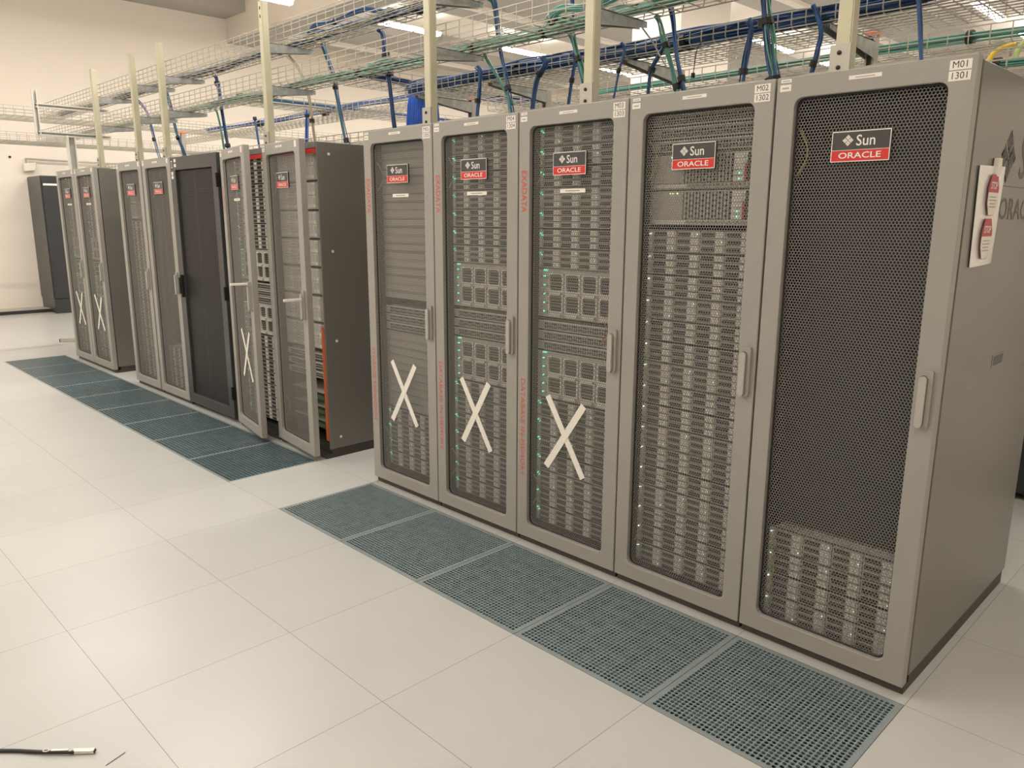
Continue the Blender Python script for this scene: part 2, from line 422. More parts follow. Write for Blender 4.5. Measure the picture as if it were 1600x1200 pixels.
def exa_mesh(low):
    m = MB(); M = Tr(0.033, -0.0008, 1.658) @ FRONT @ Matrix.Rotation(-math.pi/2, 4, 'Z')
    m.text('EXADATA', 0.046, REDINK, M, 0.88, bold=0.0003)
    return m
def plates(door, code, num):
    def pl(name, x0, x1, z0, z1, ink=None, txt=None):
        m = MB().box((x0, -0.0010, z0), (x1, 0.0, z1), WHITE)
        if ink: m.box((x0+(x1-x0)*ink[0], -0.0013, z0+(z1-z0)*0.35), (x0+(x1-x0)*ink[1], -0.0010, z0+(z1-z0)*0.6), INKG)
        if txt: m.text(txt, 0.0265, INK, Tr((x0+x1)/2, -0.0013, (z0+z1)/2) @ FRONT, 0.95)
        m.build(name, door)
    if code:
        pl('position_plate', 0.525, 0.583, 1.9605, 1.9875, None, code); pl('number_plate', 0.525, 0.583, 1.9305, 1.9575, None, num)
    else: pl('number_plate', 0.530, 0.560, 1.955, 1.992)
    pl('name_strip', 0.238, 0.338, 1.968, 1.980, (0.2, 0.8)); pl('small_plate', 0.014, 0.050, 1.982, 1.993, (0.15, 0.85)); pl('small_plate', 0.012, 0.050, 1.955, 1.976, (0.2, 0.8))

def sun_rack(name_label, xr, fill, door_angle=0.0, code=None, num=None, exa=None, cross=None, tagstrip=False, group=None, side_mat=PAINT_D, badge=True, depth=1.22):
    """xr = right edge; body from Y 0.705 back; returns the root at the base of the body's front left corner"""
    x0 = xr - 0.602
    root = on_cab(thing('server_rack', name_label, 'server cabinet', (x0, 0.66, 0), 0, group))
    W = 0.602; yb = 0.048; yr = depth
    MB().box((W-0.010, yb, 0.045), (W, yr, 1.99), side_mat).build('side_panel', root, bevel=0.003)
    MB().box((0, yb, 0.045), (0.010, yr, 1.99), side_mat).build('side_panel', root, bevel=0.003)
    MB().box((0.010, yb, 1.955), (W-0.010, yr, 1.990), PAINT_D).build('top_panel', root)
    m = MB()
    m.box((0.004, 0.022, -0.0142), (W-0.004, yr-0.02, 0.012), PLINTH); m.box((0.004, yb+0.02, 0.012), (W-0.004, yr-0.02, 0.048), PLINTH)
    m.build('base_plinth', root)
    MB().box((0.010, yr-0.03, 0.048), (W-0.010, yr-0.02, 1.955), BLANKD).build('rear_door', root)
    m = MB()
    for rx in (0.012, W-0.012-0.036):
        MB().box((rx, 0.085, 0.048), (rx+0.036, 0.125, 1.955), INNER).build('mounting_rail', root)
    if not door_angle: MB().box((0.004, 0.040, 0.045), (W-0.004, yb, 0.060), SEAM).box((0.004, 0.040, 1.93), (W-0.004, yb, 1.985), SEAM).box((0.004,0.040,0.06),(0.016,yb,1.93),SEAM).box((W-0.016,0.040,0.06),(W-0.004,yb,1.93),SEAM).build('gap_shade_strip', root)  # dark strips added to draw the gap shade behind closed doors
    hinge = link('door', SUN_FRAME, root, (0.002, 0.0, 0)); hinge.rotation_euler = (0, 0, -math.radians(door_angle))
    bv = hinge.modifiers.new('bevel', 'BEVEL'); bv.width = 0.004; bv.segments = 2; bv.limit_method = 'ANGLE'; bv.angle_limit = math.radians(40)
    link('mesh_panel', SUN_SHEET, hinge, (0.2965, 0.022, 1.0075))
    link('handle', HANDLE, hinge, (0.566, 0, 0))
    if badge: link('badge', BADGE, hinge)
    plates(hinge, code, num)
    if tagstrip: MB().box((0.232, 0.0195, 1.648), (0.372, 0.0215, 1.665), WHITE).box((0.262, 0.0190, 1.654), (0.342, 0.0195, 1.659), INKG).build('strip_tag', hinge, label='white strip tag')
    if exa is not None: exa_mesh(exa).build('red_lettering', hinge)
    if exa: exa_low(exa).build('red_lettering', hinge)
    if cross: link('tape_cross', tape_mesh(cross), hinge)['label'] = 'cross of white tape'
    # earth straps curling inside the hinge side of the door
    for zc in (1.76, 0.26):
        m = MB(); m.tube([(0.075 + 0.022*math.sin(math.pi*t/8), 0.036 + 0.02*math.sin(math.pi*t/8), zc+0.075-0.15*t/8) for t in range(9)], 0.0028, YGREEN)
        m.build('earth_wire', hinge)
    return root
# ------------------------------------------------------------------ servers
SX = 0.3           # centre of the 19 inch opening, rack-local
def drive_mesh():
    m = MB(); w, h = 0.104, 0.0245
    m.box((0, -0.010, 0), (w, 0.0, h), DRV_M)
    m.box((0.004, -0.0115, 0.0035), (0.060, -0.010, h-0.0035), DRV_D)
    m.box((0.066, -0.0125, 0.002), (0.096, -0.010, h-0.002), DRV_L)
    m.box((0.078, -0.0129, 0.004), (0.082, -0.0125, h-0.004), DRV_M)
    return m.mesh('drive')
DRIVE = drive_mesh()
def drive_chassis(h, n_rows, with_drives):
    m = MB(); w = 0.442
    m.box((-w/2, 0, 0), (w/2, 0.70, h-0.002), CHASSIS)
    m.box((-0.2413, -0.004, 0.001), (-w/2, 0.01, h-0.003), CHASSIS); m.box((w/2, -0.004, 0.001), (0.2413, 0.01, h-0.003), CHASSIS)
    m.box((-0.236, -0.006, 0.012), (-0.226, -0.004, h-0.014), DRV_L)
    m.box((-w/2, -0.001, h-0.0042), (w/2, 0.0, h-0.002), SEAM)
    m.box((-0.216, -0.003, 0.001), (0.221, -0.001, h-0.004), SEAM)
    if with_drives:
        for r in range(3):
            for c in range(4):
                x = -0.212 + c*0.1075; z = 0.003 + r*0.0275
                m.box((x, -0.010, z), (x+0.104, 0, z+0.0245), DRV_M)
                m.box((x+0.004, -0.0115, z+0.003), (x+0.060, -0.01, z+0.0215), DRV_D)
                m.box((x+0.066, -0.0125, z+0.002), (x+0.096, -0.010, z+0.0225), DRV_L)
    return m.mesh('chassis')
CH_EMPTY = drive_chassis(0.0889, 3, False); CH_FULL = drive_chassis(0.0889, 3, True)
def led_mesh(pts, mt, r=0.0026):
    m = MB()
    for x, z in pts: m.prism([(x+r*math.cos(a*math.pi/3), z+r*math.sin(a*math.pi/3)) for a in range(6)], 'y', -0.0145, -0.004, mt)
    return m
LED_A = led_mesh([(-0.228, 0.066), (-0.217, 0.058)], LEDG, 0.0026).mesh('status_light')
LED_W = led_mesh([(-0.229, 0.070)], LEDW, 0.0022).mesh('status_light')
LED_D = led_mesh([(-0.120, 0.016), (0.096, 0.044), (-0.012, 0.071), (0.204, 0.016)], LEDW, 0.0012).mesh('status_light')
ORD = ['topmost', 'second from the top', 'third from the top', 'fourth from the top', 'fifth from the top', 'sixth from the top', 'seventh from the top', 'eighth from the top',
       'ninth from the top', 'tenth from the top', 'eleventh from the top', 'twelfth from the top', 'thirteenth from the top', 'fourteenth from the top', 'fifteenth from the top', 'sixteenth from the top']
PROTO = {}
def storage_server(detail, led):
    key = (detail, led)
    if key not in PROTO:
        r = link('storage_server', None); PROTO[key] = r
        link('chassis', CH_EMPTY if detail else CH_FULL, r)
        if detail:
            for k in range(3):
                for c in range(4): link('drive', DRIVE, r, (-0.212+c*0.1075, 0, 0.003+k*0.0275))
        if led == 'g': link('status_light', LED_A, r)
        elif led == 'w': link('status_light', LED_W, r)
        if detail: link('drive_light', LED_D, r)
        return r
    return dup(PROTO[key])
def put(o, rackx, z, label, cat, group):
    o.location = (rackx + SX, 0.66 + 0.082, z); on_cab(o); return tag(o, label, cat, group)
def storage_run(rackx, ztop, n, detail, where, count0=0, total=None, leds='g'):
    for k in range(n):
        led = leds if leds != 'mix' else ('g' if random.random() < 0.25 else 'w')
        s = storage_server(detail, led)
        put(s, rackx, ztop - 0.0889*(k+1), 'drive server %s, %s' % (where, ORD[count0+k]), 'server', 'drive servers %s' % where)
def block_mesh():
    m = MB(); w = 0.442; h = 0.222
    m.box((-w/2, 0, 0), (w/2, 0.72, h-0.003), CHASSIS)
    m.box((-0.2413, -0.004, 0.001), (-w/2, 0.01, h-0.004), CHASSIS); m.box((w/2, -0.004, 0.001), (0.2413, 0.01, h-0.004), CHASSIS)
    m.box((-w/2, -0.004, h-0.020), (w/2, 0, h-0.004), DRV_M)
    for z in (0.012, 0.112):
        m.box((-0.176, -0.012, z), (w/2-0.003, 0, z+0.014), DRV_M)
    for z in (0.02, 0.06, 0.10, 0.14, 0.18): m.box((-0.225, -0.006, z), (-0.185, 0, z+0.012), DRV_M)
    return m.mesh('chassis')
BLOCK = block_mesh()
def fanmod():
    m = MB(); w, h = 0.088, 0.082
    ring_frame(m, outer_for(0, 0, w, h, rrect(0.007, 0.004, w-0.007, h-0.004, 0.012)), rrect(0.007, 0.004, w-0.007, h-0.004, 0.012), -0.014, 0.0, DRV_L)
    m.box((0.005, -0.004, 0.003), (w-0.005, -0.001, h-0.003), DRV_D)
    for k in range(5):
        z = 0.014+k*0.0135; m.box((0.008, -0.0065, z), (w-0.008, -0.004, z+0.0018), DRV_M)
    m.box((0.010, -0.020, -0.016), (w-0.010, -0.012, -0.004), DRV_L)
    return m.mesh('fan_module')
FAN = fanmod()
BLK_LED = led_mesh([(-0.2, 0.027), (-0.2, 0.067), (-0.2, 0.107), (-0.2, 0.147), (-0.2, 0.187), (-0.188, 0.214), (-0.2, 0.214)], LEDG, 0.0036).mesh('status_light')
BLK_LED2 = led_mesh([(-0.150+0.1*k, z) for k in range(4) for z in (0.108, 0.2)], LEDW, 0.0018).mesh('module_light')
def compute_block():
    if 'blk' not in PROTO:
        r = link('compute_server', None); PROTO['blk'] = r
        link('chassis', BLOCK, r)
        for z in (0.028, 0.128):
            for c in range(4): link('fan_module', FAN, r, (-0.172+c*0.0985, 0, z-0.002 if z < .1 else z-0.008))
        link('status_light', BLK_LED, r); link('module_light', BLK_LED2, r)
        return r
    return dup(PROTO['blk'])
def switch_mesh():
    m = MB(); w = 0.442; h = 0.0445
    m.box((-w/2, 0, 0), (w/2, 0.5, h-0.002), CHASSIS)
    m.box((-0.2413, -0.003, 0.001), (0.2413, 0.0, h-0.003), DRV_M)
    for k in range(30): m.box((-0.20+k*0.0135, -0.0045, 0.008), (-0.1915+k*0.0135, -0.003, 0.020), DRV_D)
    for k in range(30): m.box((-0.20+k*0.0135, -0.0045, 0.024), (-0.1915+k*0.0135, -0.003, 0.034), DRV_D)
    m.box((-0.23, -0.006, 0.038), (0.23, -0.003, 0.0415), DRV_L)
    return m.mesh('network_switch')
SWITCH = switch_mesh()
def blank_mesh():
    m = MB(); h = 0.0445
    m.box((-0.2413, -0.003, 0.001), (0.2413, 0.003, h-0.001), BLANK)
    m.box((-0.2413, -0.009, h-0.006), (0.2413, -0.003, h-0.002), BLANK)
    m.box((-0.2413, -0.0035, h-0.0085), (0.2413, -0.003, h-0.006), SEAM)
    return m.mesh('filler_panel')
BLANKP = blank_mesh()
def single(me, name, rackx, z, label, cat, group):
    return put(link(name, me), rackx, z, label, cat, group)

# three-unit server of the M02 rack
def u3_mesh():
    m = MB(); w = 0.442; h = 0.131
    m.box((-w/2, 0, 0), (w/2, 0.7, h-0.003), CHASSIS)
    m.box((-0.2413, -0.004, 0.001), (0.2413, 0.0, h-0.004), DRV_M)
    m.box((-0.222, -0.012, 0.020), (-0.085, -0.004, h-0.010), BLANK)
    m.box((-0.080, -0.009, 0.022), (0.120, -0.004, h-0.010), DRV_D)
    for k in range(14): m.box((-0.078+k*0.0142, -0.0105, 0.022), (-0.0715+k*0.0142, -0.009, h-0.010), DRV_M)
    m.box((-0.222, -0.011, 0.002), (0.236, -0.004, 0.017), DRV_L)
    for k in range(44): m.box((-0.07+k*0.0068, -0.0115, 0.004), (-0.0665+k*0.0068, -0.011, 0.015), DRV_D)
    for k in range(5):
        z = 0.022+k*0.0205
        m.box((0.124, -0.012, z), (0.168, -0.004, z+0.018), DRV_L); m.box((0.170, -0.012, z), (0.178, -0.004, z+0.018), PINK if k < 3 else DRV_L)
        m.box((0.181, -0.010, z), (0.236, -0.004, z+0.018), DRV_D)
    return m.mesh('chassis')
U3 = u3_mesh()
U3L = led_mesh([(-0.14, 0.117), (-0.128, 0.117), (-0.109, 0.117)], LEDY, 0.0026).mesh('status_light')
U3G = led_mesh([(0.150, 0.030), (0.150, 0.050)], LEDG, 0.0030).mesh('drive_light')

# ------------------------------------------------------------------ right-hand row
R1 = 0.571
RX = [R1 - RW*k for k in range(5)]
sun1 = sun_rack('grey server cabinet marked M01 at the right end, black mesh over empty upper half', RX[0], None, code='M01', num='1301')
sun2 = sun_rack('grey server cabinet marked M02, mesh door full of drive servers and no tape cross', RX[1], None, code='M02', num='1302')
sun3 = sun_rack('grey server cabinet marked M03 with white tape cross and red lettering', RX[2], None, code='M03', num='1303', exa='DATABASE IN-MEMORY', cross=3, tagstrip=True)
sun4 = sun_rack('grey server cabinet marked M04 with white tape cross, between M03 and M05', RX[3], None, code='M04', num='1304', exa='DATABASE IN-MEMORY', cross=4, tagstrip=True)
sun5 = sun_rack('grey server cabinet lettered STORAGE EXPANSION with tape cross, left end of near row', RX[4], None, code='M05', num='1305', exa='STORAGE EXPANSION', cross=5, tagstrip=True)
LX = [x - 0.602 for x in RX]
# M01 : black plate for the shaded empty bay above, four drive servers at the bottom
def dark_fill(root, z0, z1):
    m = MB().box((0.048, 0.140, z0), (0.554, 0.145, z1), BLANKD)  # black sheet stands in for the shade of the empty bay
    m.build('void_shade_plate', root, label='black plate shading the empty bay')
dark_fill(sun1, 0.425, 1.94)
storage_run(LX[0], 0.060+4*0.0889, 4, True, 'in the cabinet marked M01', leds='w')
# M02
storage_run(LX[1], 0.080+16*0.0889, 16, True, 'in the cabinet marked M02', leds='w')
for k, z in enumerate((1.520, 1.655)):
    r = link('rack_server', None); link('chassis', U3, r); link('status_light', U3L, r); link('drive_light', U3G, r)
    put(r, LX[1], z, 'three-unit server %s of two in the upper part of the cabinet marked M02' % ('lower' if k == 0 else 'upper'), 'server', 'three-unit servers in the cabinet marked M02')
for k in range(3):
    single(SWITCH, 'network_switch', LX[1], 1.792+k*0.048, 'thin grey switch atop the cabinet marked M02, %s of three' % ('lowest', 'middle', 'highest')[k], 'network switch', 'switches in the cabinet marked M02')
# M03 and M04 : seven drive servers, block, switches, block, seven drive servers
def full_rack(lx, mark, detail, ld='g'):
    storage_run(lx, 1.942, 7, detail, 'in the cabinet %s' % mark, leds=ld)
    for k, z in enumerate((1.096, 0.716)):
        put(compute_block(), lx, z, 'eight-module server in the cabinet %s, %s one' % (mark, ('upper', 'lower')[k]), 'server', 'five-unit servers in the cabinet %s' % mark)
    for k in range(3):
        single(SWITCH, 'network_switch', lx, 0.942+k*0.0475, 'thin switch in the cabinet %s, %s of three' % (mark, ('lowest', 'middle', 'highest')[k]), 'network switch', 'switches in the cabinet %s' % mark)
    storage_run(lx, 0.714, 7, detail, 'in the cabinet %s' % mark, count0=7, leds=ld)
full_rack(LX[2], 'marked M03', True); full_rack(LX[3], 'marked M04', True)
# M05 : fillers, switches, fillers, drive servers
z = 1.940; k = 0
while z - 0.0445 > 1.06:
    z -= 0.0445
    single(BLANKP, 'filler_panel', LX[4], z, 'blank filler panel above the switches in the cabinet lettered STORAGE EXPANSION', 'filler panel', 'filler panels above the switches')
for q in range(3): single(SWITCH, 'network_switch', LX[4], 0.912+q*0.0475, 'thin switch in the cabinet lettered STORAGE EXPANSION, %s of three' % ('lowest', 'middle', 'highest')[q], 'network switch', 'switches in the storage expansion cabinet')
z = 0.905
while z - 0.0445 > 0.46:
    z -= 0.0445
    single(BLANKP, 'filler_panel', LX[4], z, 'blank filler panel below the switches in the cabinet lettered STORAGE EXPANSION', 'filler panel', 'filler panels below the switches')
storage_run(LX[4], 0.100+4*0.0889, 4, True, 'in the cabinet lettered STORAGE EXPANSION', leds='g')
# short orange patch cables hanging behind the mesh
def patch(lx, zc, h, label, seed):
    rnd = random.Random(seed); pts = []
    for t in range(15):
        a = t/14; pts.append((lx+0.475+0.018*math.sin(a*9+seed)+rnd.uniform(-.003,.003), 0.66+0.066+0.004*math.sin(a*7), zc+h/2-h*a))
    m = MB().tube(pts, 0.0028, ORANGE)
    m.tube([(lx+0.47+0.016*math.sin(t), 0.66+0.063, zc-h/2+0.012*math.cos(t)) for t in [k*0.7 for k in range(12)]], 0.0026, ORANGE)
    on_cab(tag(m.build('patch_cable'), label, 'cable', 'orange patch cables'))
patch(LX[2], 1.10, 0.15, 'thin orange patch cable behind the mesh of the cabinet marked M03', 1)
patch(LX[3], 0.98, 0.14, 'thin orange patch cable behind the mesh of the cabinet marked M04', 2)
patch(LX[4], 0.99, 0.12, 'thin orange patch cable behind the mesh of the storage expansion cabinet', 3)

# marks and details on the right side panel of M01 (panel plane x = 0.571)
SIDE = Matrix.Rotation(math.pi/2, 4, 'Z') @ FRONT      # text facing +X, reading towards +Y
side = [c for c in sun1.children if c.name.startswith('side_panel')][0]
m = MB(); sx = 0.602 + 0.0008
sun_mark(m, 0, 0, 0.088, Tr(sx, 0.420, 1.744) @ SIDE, LOGO_D)
m.text('Sun', 0.20, LOGO_D, Tr(sx, 0.70, 1.742) @ SIDE, 0.95, bold=0.001)
m.text('ORACLE', 0.098, LOGO_D, Tr(sx, 0.625, 1.575) @ SIDE, 1.30, bold=0.001)
m.box((0.602, 0.36, 1.650), (sx, 1.2, 1.652), LOGO_D)
lg = m.build('side_logo', side)
MB().box((0.602, 0.55, 1.030), (0.6035, 0.70, 1.076), PAINT_D).box((0.6035, 0.565, 1.036), (0.6040, 0.685, 1.070), LOGO_D).box((0.602,0.28,0.998),(0.6028,1.19,1.000),PAINT).build('recessed_grip', side)
# plastic sleeve with two STOP tags taped to the side of M01
t = thing('plastic_sleeve', 'clear plastic sleeve with two red STOP tags taped to the side of the M01 cabinet', 'sign', (0.5725, 0.78, 1.40)); on_cab(t)
m = MB(); px = 0.0
rows = 8; vs = []
def sl(a, b):   # a across 0..1, b up 0..1 ; sleeve leans out a little at one edge
    y0 = 0.010 - 0.02*b; wv = 0.245 - 0.02*(1-b)
    return (0.004 + 0.004*math.sin(a*3.1)*(1-b) + 0.006*a*b, y0 + wv*a, 0.0 + 0.302*b + 0.006*a)
N = 8
for i in range(N+1):
    for j in range(N+1): vs.append(sl(i/N, j/N))
m.add(vs, [(i*(N+1)+j, (i+1)*(N+1)+j, (i+1)*(N+1)+j+1, i*(N+1)+j+1) for i in range(N) for j in range(N)], FILM)
sheet = m.build('paper_sheet', t); sd = sheet.modifiers.new('thick', 'SOLIDIFY'); sd.thickness = 0.0012
m = MB(); m.box((0.0015, 0.135, 0.275), (0.0145, 0.175, 0.330), WHITE).build('tape_tab', t)
for zc, yc in ((0.218, 0.125), (0.085, 0.112)):
    m = MB(); X = 0.0135
    def O(a, b): return (X, yc + a, zc + b)
    o8 = [(-0.03,-0.062),(0.03,-0.062),(0.055,-0.025),(0.055,0.025),(0.03,0.062),(-0.03,0.062),(-0.055,0.025),(-0.055,-0.025)]
    m.add([O(*p) for p in o8], [tuple(range(8))], PINK)
    X = 0.0138
    m.add([O(a*0.965, b*0.975) for a, b in [(-0.03,-0.062),(0.03,-0.062),(0.055,-0.025),(0.055,0.008),(-0.055,0.008),(-0.055,-0.025)]], [tuple(range(6))], WHITE)
    X = 0.0141
    for q, wq in ((-0.004, .035), (-0.014, .04), (-0.024, .03), (-0.034,.036)): m.add([O(-wq, q), O(wq, q), O(wq, q-0.003), O(-wq, q-0.003)], [(0,1,2,3)], INKG)
    m.text('STOP', 0.030, WHITE, Tr(0.0142, yc, zc+0.028) @ SIDE, 0.95, bold=0.0006)
    m.build('stop_tag', t, label='red STOP tag')

# ------------------------------------------------------------------ left-hand row
L1 = sun_rack('grey cabinet with door ajar at the near end of the far row, bare grey side', -3.02, None, door_angle=6.5)
L2 = sun_rack('grey cabinet with tape cross and door ajar, beside the black cabinet', -3.645, None, door_angle=10.5, cross=6, exa='', tagstrip=True)
L4 = sun_rack('grey cabinet left of the wide black cabinet, drives only at the very bottom', -5.142, None)
L5 = sun_rack('grey cabinet second left of the wide black cabinet, drives up its right half', -5.765, None)
L6 = sun_rack('grey tape-crossed cabinet of the far pair, the one showing its side panel', -6.99, None, cross=8, tagstrip=True)
L7 = sun_rack('grey tape-crossed cabinet at the far left end of the row', -7.60, None, cross=9, tagstrip=True)
lx = {k: (v.location.x - 0.0122)/RS for k, v in dict(L1=L1, L2=L2, L4=L4, L5=L5, L6=L6, L7=L7).items()}
full_rack(lx['L2'], 'with ajar door beside the black one', True)
dark_fill(L4, 0.45, 1.94); storage_run(lx['L4'], 0.07+4*0.0889, 4, False, 'left of the wide black cabinet', leds=None)
storage_run(lx['L5'], 0.080+16*0.0889, 16, False, 'second left of the wide black one', leds=None)
for k, z in enumerate((1.520, 1.655)):
    r = link('rack_server', None); link('chassis', U3, r)
    put(r, lx['L5'], z, 'three-unit server, %s of two, in the cabinet second left of the black one' % ('lower' if k == 0 else 'upper'), 'server', 'three-unit servers in the far row')
full_rack(lx['L6'], 'of the far pair with visible side', False, 'w'); full_rack(lx['L7'], 'at the far left row end', False, 'w')
for rk, zl in ((L1, 1.03), (L2, 1.09)):
    dd = [c for c in rk.children if c.name.startswith('door')][0]
    MB().box((0.556, -0.135, zl), (0.572, -0.010, zl+0.016), DRV_L).box((0.552, -0.022, zl-0.012), (0.576, 0, zl+0.022), PAINT).build('open_lever', dd, bevel=0.003)
# tall drive shelves of L1
def shelf_mesh():
    m = MB(); h = 0.175
    m.box((-0.221, 0, 0), (0.221, 0.7, h-0.004), CHASSIS)
    m.box((-0.2413, -0.004, 0.001), (0.2413, 0, h-0.004), DRV_M)
    m.box((-0.2413, -0.005, h-0.0095), (0.2413, -0.004, h-0.0055), SEAM)
    for c in range(12):
        for r in range(2):
            x = -0.222+c*0.0372; z = 0.010+r*0.078
            m.box((x, -0.010, z), (x+0.0345, -0.004, z+0.073), DRV_L if c % 3 == 2 else CHASSIS)
            m.box((x+0.006, -0.0112, z+0.02), (x+0.028, -0.010, z+0.066), DRV_M)
    return m.mesh('disk_shelf')
SHELF = shelf_mesh()
for k in range(7):
    single(SHELF, 'disk_shelf', lx['L1'], 1.945-0.178*(k+1), 'four-unit disk shelf in the cabinet with the bare grey side, %s' % ORD[k], 'disk shelf', 'disk shelves in the near cabinet of the far row')
for k in range(3):
    single(SWITCH, 'network_switch', lx['L1'], 0.50+k*0.062, 'pale one-unit switch under the disk shelves of the bare-sided cabinet, %s of three' % ('lowest', 'middle', 'highest')[k], 'network switch', 'switches under the disk shelves')
GREENB = mat('green_circuit_board', (0.06, 0.13, 0.03), 0.5)
for k in range(3):
    m = MB().box((-0.221, 0, 0), (0.221, 0.6, 0.05), CHASSIS).box((-0.2413, -0.004, 0), (0.2413, 0, 0.05), SEAM).box((0.10, -0.02, 0.012), (0.228, -0.004, 0.034), GREENB)
    put(m.build('power_module'), lx['L1'], 0.16+k*0.095, 'dark low module with green board at the foot of the bare-sided cabinet, %s of three' % ('lowest', 'middle', 'highest')[k], 'server', 'dark modules at the cabinet foot')
m = MB().box((0.555, 0.05, 0.10), (0.585, 0.058, 0.85), ORANGE); m.build('red_edge_strip', L1, label='red edge strip')
for rk in (L1, L2): MB().box((0.02, 0.052, 1.925), (0.585, 0.060, 1.955), BADGE_R).build('red_header', rk, label='red header strip')
# screws on the bare side of L1
ms = MB()
for yy, zz in ((0.13, 1.92), (0.13, 1.33), (0.13, 0.76), (0.13, 0.12)):
    ms.prism([(yy+0.009*math.cos(a*math.pi/4), zz+0.009*math.sin(a*math.pi/4)) for a in range(8)], 'x', 0.601, 0.605, WHITE)
ms.build('screws', [c for c in L1.children if c.name.startswith('side_panel')][0])
# lifting rings at the rear of that side
mr = MB()
for zc in (1.70, 1.55):
    mr.tube([(0.607, 1.16+0.03*math.cos(a*math.pi/6), zc+0.03*math.sin(a*math.pi/6)) for a in range(13)], 0.005, DARKC)
mr.build('cable_rings', [c for c in L1.children if c.name.startswith('side_panel')][0])
# wide black cabinet L3
bx0, bx1 = -5.135, -4.305
t = thing('black_cabinet', 'wide black mesh-door cabinet in the middle of the far row', 'server cabinet', (bx0, 0.66, 0)); W = bx1-bx0; on_cab(t)
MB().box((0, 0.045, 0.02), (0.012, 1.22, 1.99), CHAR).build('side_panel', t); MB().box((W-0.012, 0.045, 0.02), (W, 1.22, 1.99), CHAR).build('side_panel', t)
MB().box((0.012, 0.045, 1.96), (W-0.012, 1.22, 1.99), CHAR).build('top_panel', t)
MB().box((0.012, 0.06, -0.0142), (W-0.012, 1.2, 0.05), BLACKPAINT).build('base_plinth', t)
MB().box((0.012, 1.2, 0.05), (W-0.012, 1.21, 1.96), BLANKD).build('rear_door', t)
inn = rrect(0.085, 0.10, 0.745, 1.895, 0.01)
d = ring_frame(MB(), outer_for(0, 0.02, W, 1.995, inn), inn, 0, 0.042, CHAR).build('door', t, bevel=0.004)
link('mesh_panel', BLACK_SHEET, d, (0.415, 0.02, 0.9975))
MB().box((0.062, -0.028, 0.90), (0.090, 0, 1.08), DARKC).box((0.066,-0.04,0.93),(0.086,-0.028,1.06),DARKC).build('handle', d, bevel=0.005)
m = MB()
for zc in (0.22, 0.98, 1.80): MB().box((W-0.012, -0.012, zc-0.05), (W+0.004, 0.02, zc+0.05), DARKC).build('hinge', d)
MB().box((0.012, -0.001, 1.905), (0.050, 0, 1.975), INK).box((0.018,-0.0014,1.912),(0.044,-0.001,1.968),WHITE).box((0.023,-0.0018,1.918),(0.039,-0.0014,1.962),INK).build('framed_label', d)
for a, b in ((0.075, 1.955), (0.075, 1.918), (0.012, 1.86), (0.012, 1.83)): MB().box((a, -0.001, b), (a+0.036, 0, b+0.024), WHITE).build('small_plate', d)
m = MB()
for rx in (0.14, W-0.18): MB().box((rx, 0.12, 0.05), (rx+0.035, 0.16, 1.96), BLACKPAINT).build('mounting_rail', t)

# far black cabinets against the left wall
def far_black(y, label, white):
    t = thing('black_cabinet', label, 'cabinet', (-12.69, y, 0), 0, 'black cabinets by the far wall')
    m = MB().box((-0.75, 0.012, 0.0), (-0.03, 0.79, 2.15), CHAR); m.build('body', t, bevel=0.004)
    MB().box((-0.75, 0, 0.22), (-0.03, 0.012, 2.14), CHAR).build('side_panel', t, bevel=0.003)
    d = MB().box((-0.03, 0.015, 0.235), (0, 0.785, 2.14), BLACKPAINT).build('door', t, bevel=0.004)
    if white: MB().box((0, 0.03, 2.00), (0.002, 0.26, 2.03), WHITE).build('name_plate', d)
    MB().box((-0.04, 0.0, 0.0), (0.012, 0.79, 0.225), BLACKPAINT).build('base_plinth', t, bevel=0.003)
    return t
far_black(1.64, 'tall black cabinet against the far wall, partly hidden by the far left cabinets', True)
# cabinet just visible behind the right end
t = thing('black_cabinet', 'dark cabinet glimpsed at the right edge behind the M01 cabinet', 'cabinet', (-0.3, 3.05, 0))
MB().box((0, 0.04, 0.02), (1.2, 1.0, 2.0), BLACKPAINT).build('body', t, bevel=0.004)
MB().box((0.01, 0.0, 0.04), (0.595, 0.04, 1.99), BLACKPAINT).build('door', t, bevel=0.004); MB().box((0.605, 0.0, 0.04), (1.19, 0.04, 1.99), BLACKPAINT).build('door', t, bevel=0.004)

# ------------------------------------------------------------------ perforated floor tiles
def grille_mesh(n, hexy):
    m = MB(); S = 0.5975; e = 0.018 if hexy else 0.012; q = (S-2*e)/n
    top = 0.0; th = 0.004
    # border
    for a, b in (((0,0),(S,e)), ((0,S-e),(S,S)), ((0,e),(e,S-e)), ((S-e,e),(S,S-e))):
        m.box((a[0], a[1], -0.03), (b[0], b[1], top), GRILLE_F)
    vs = []; fs = []; k8 = 8 if hexy else 4
    for j in range(n):
        for i in range(n):
            x0 = e+i*q; y0 = e+j*q; cx, cy = x0+q/2, y0+q/2; o = len(vs)
            sq = [(1,0),(1,1),(0,1),(-1,1),(-1,0),(-1,-1),(0,-1),(1,-1)] if hexy else [(1,1),(-1,1),(-1,-1),(1,-1)]
            for a, b in sq: vs.append((cx+a*q/2, cy+b*q/2, top))
            if hexy:
                ci = [(0.44*math.cos(k*math.pi/4), 0.44*math.sin(k*math.pi/4)) for k in range(8)]
            else: ci = [(0.32,0.34),(-0.32,0.34),(-0.32,-0.34),(0.32,-0.34)]
            for a, b in ci: vs.append((cx+a*q, cy+b*q, top))
            for a, b in ci: vs.append((cx+a*q, cy+b*q, top-th))
            for k in range(k8):
                k2 = (k+1) % k8
                fs.append((o+k, o+k2, o+k8+k2, o+k8+k)); fs.append((o+k8+k, o+k8+k2, o+2*k8+k2, o+2*k8+k))
    m.add(vs, fs, GRILLE if hexy else GRILLE2)
    return m
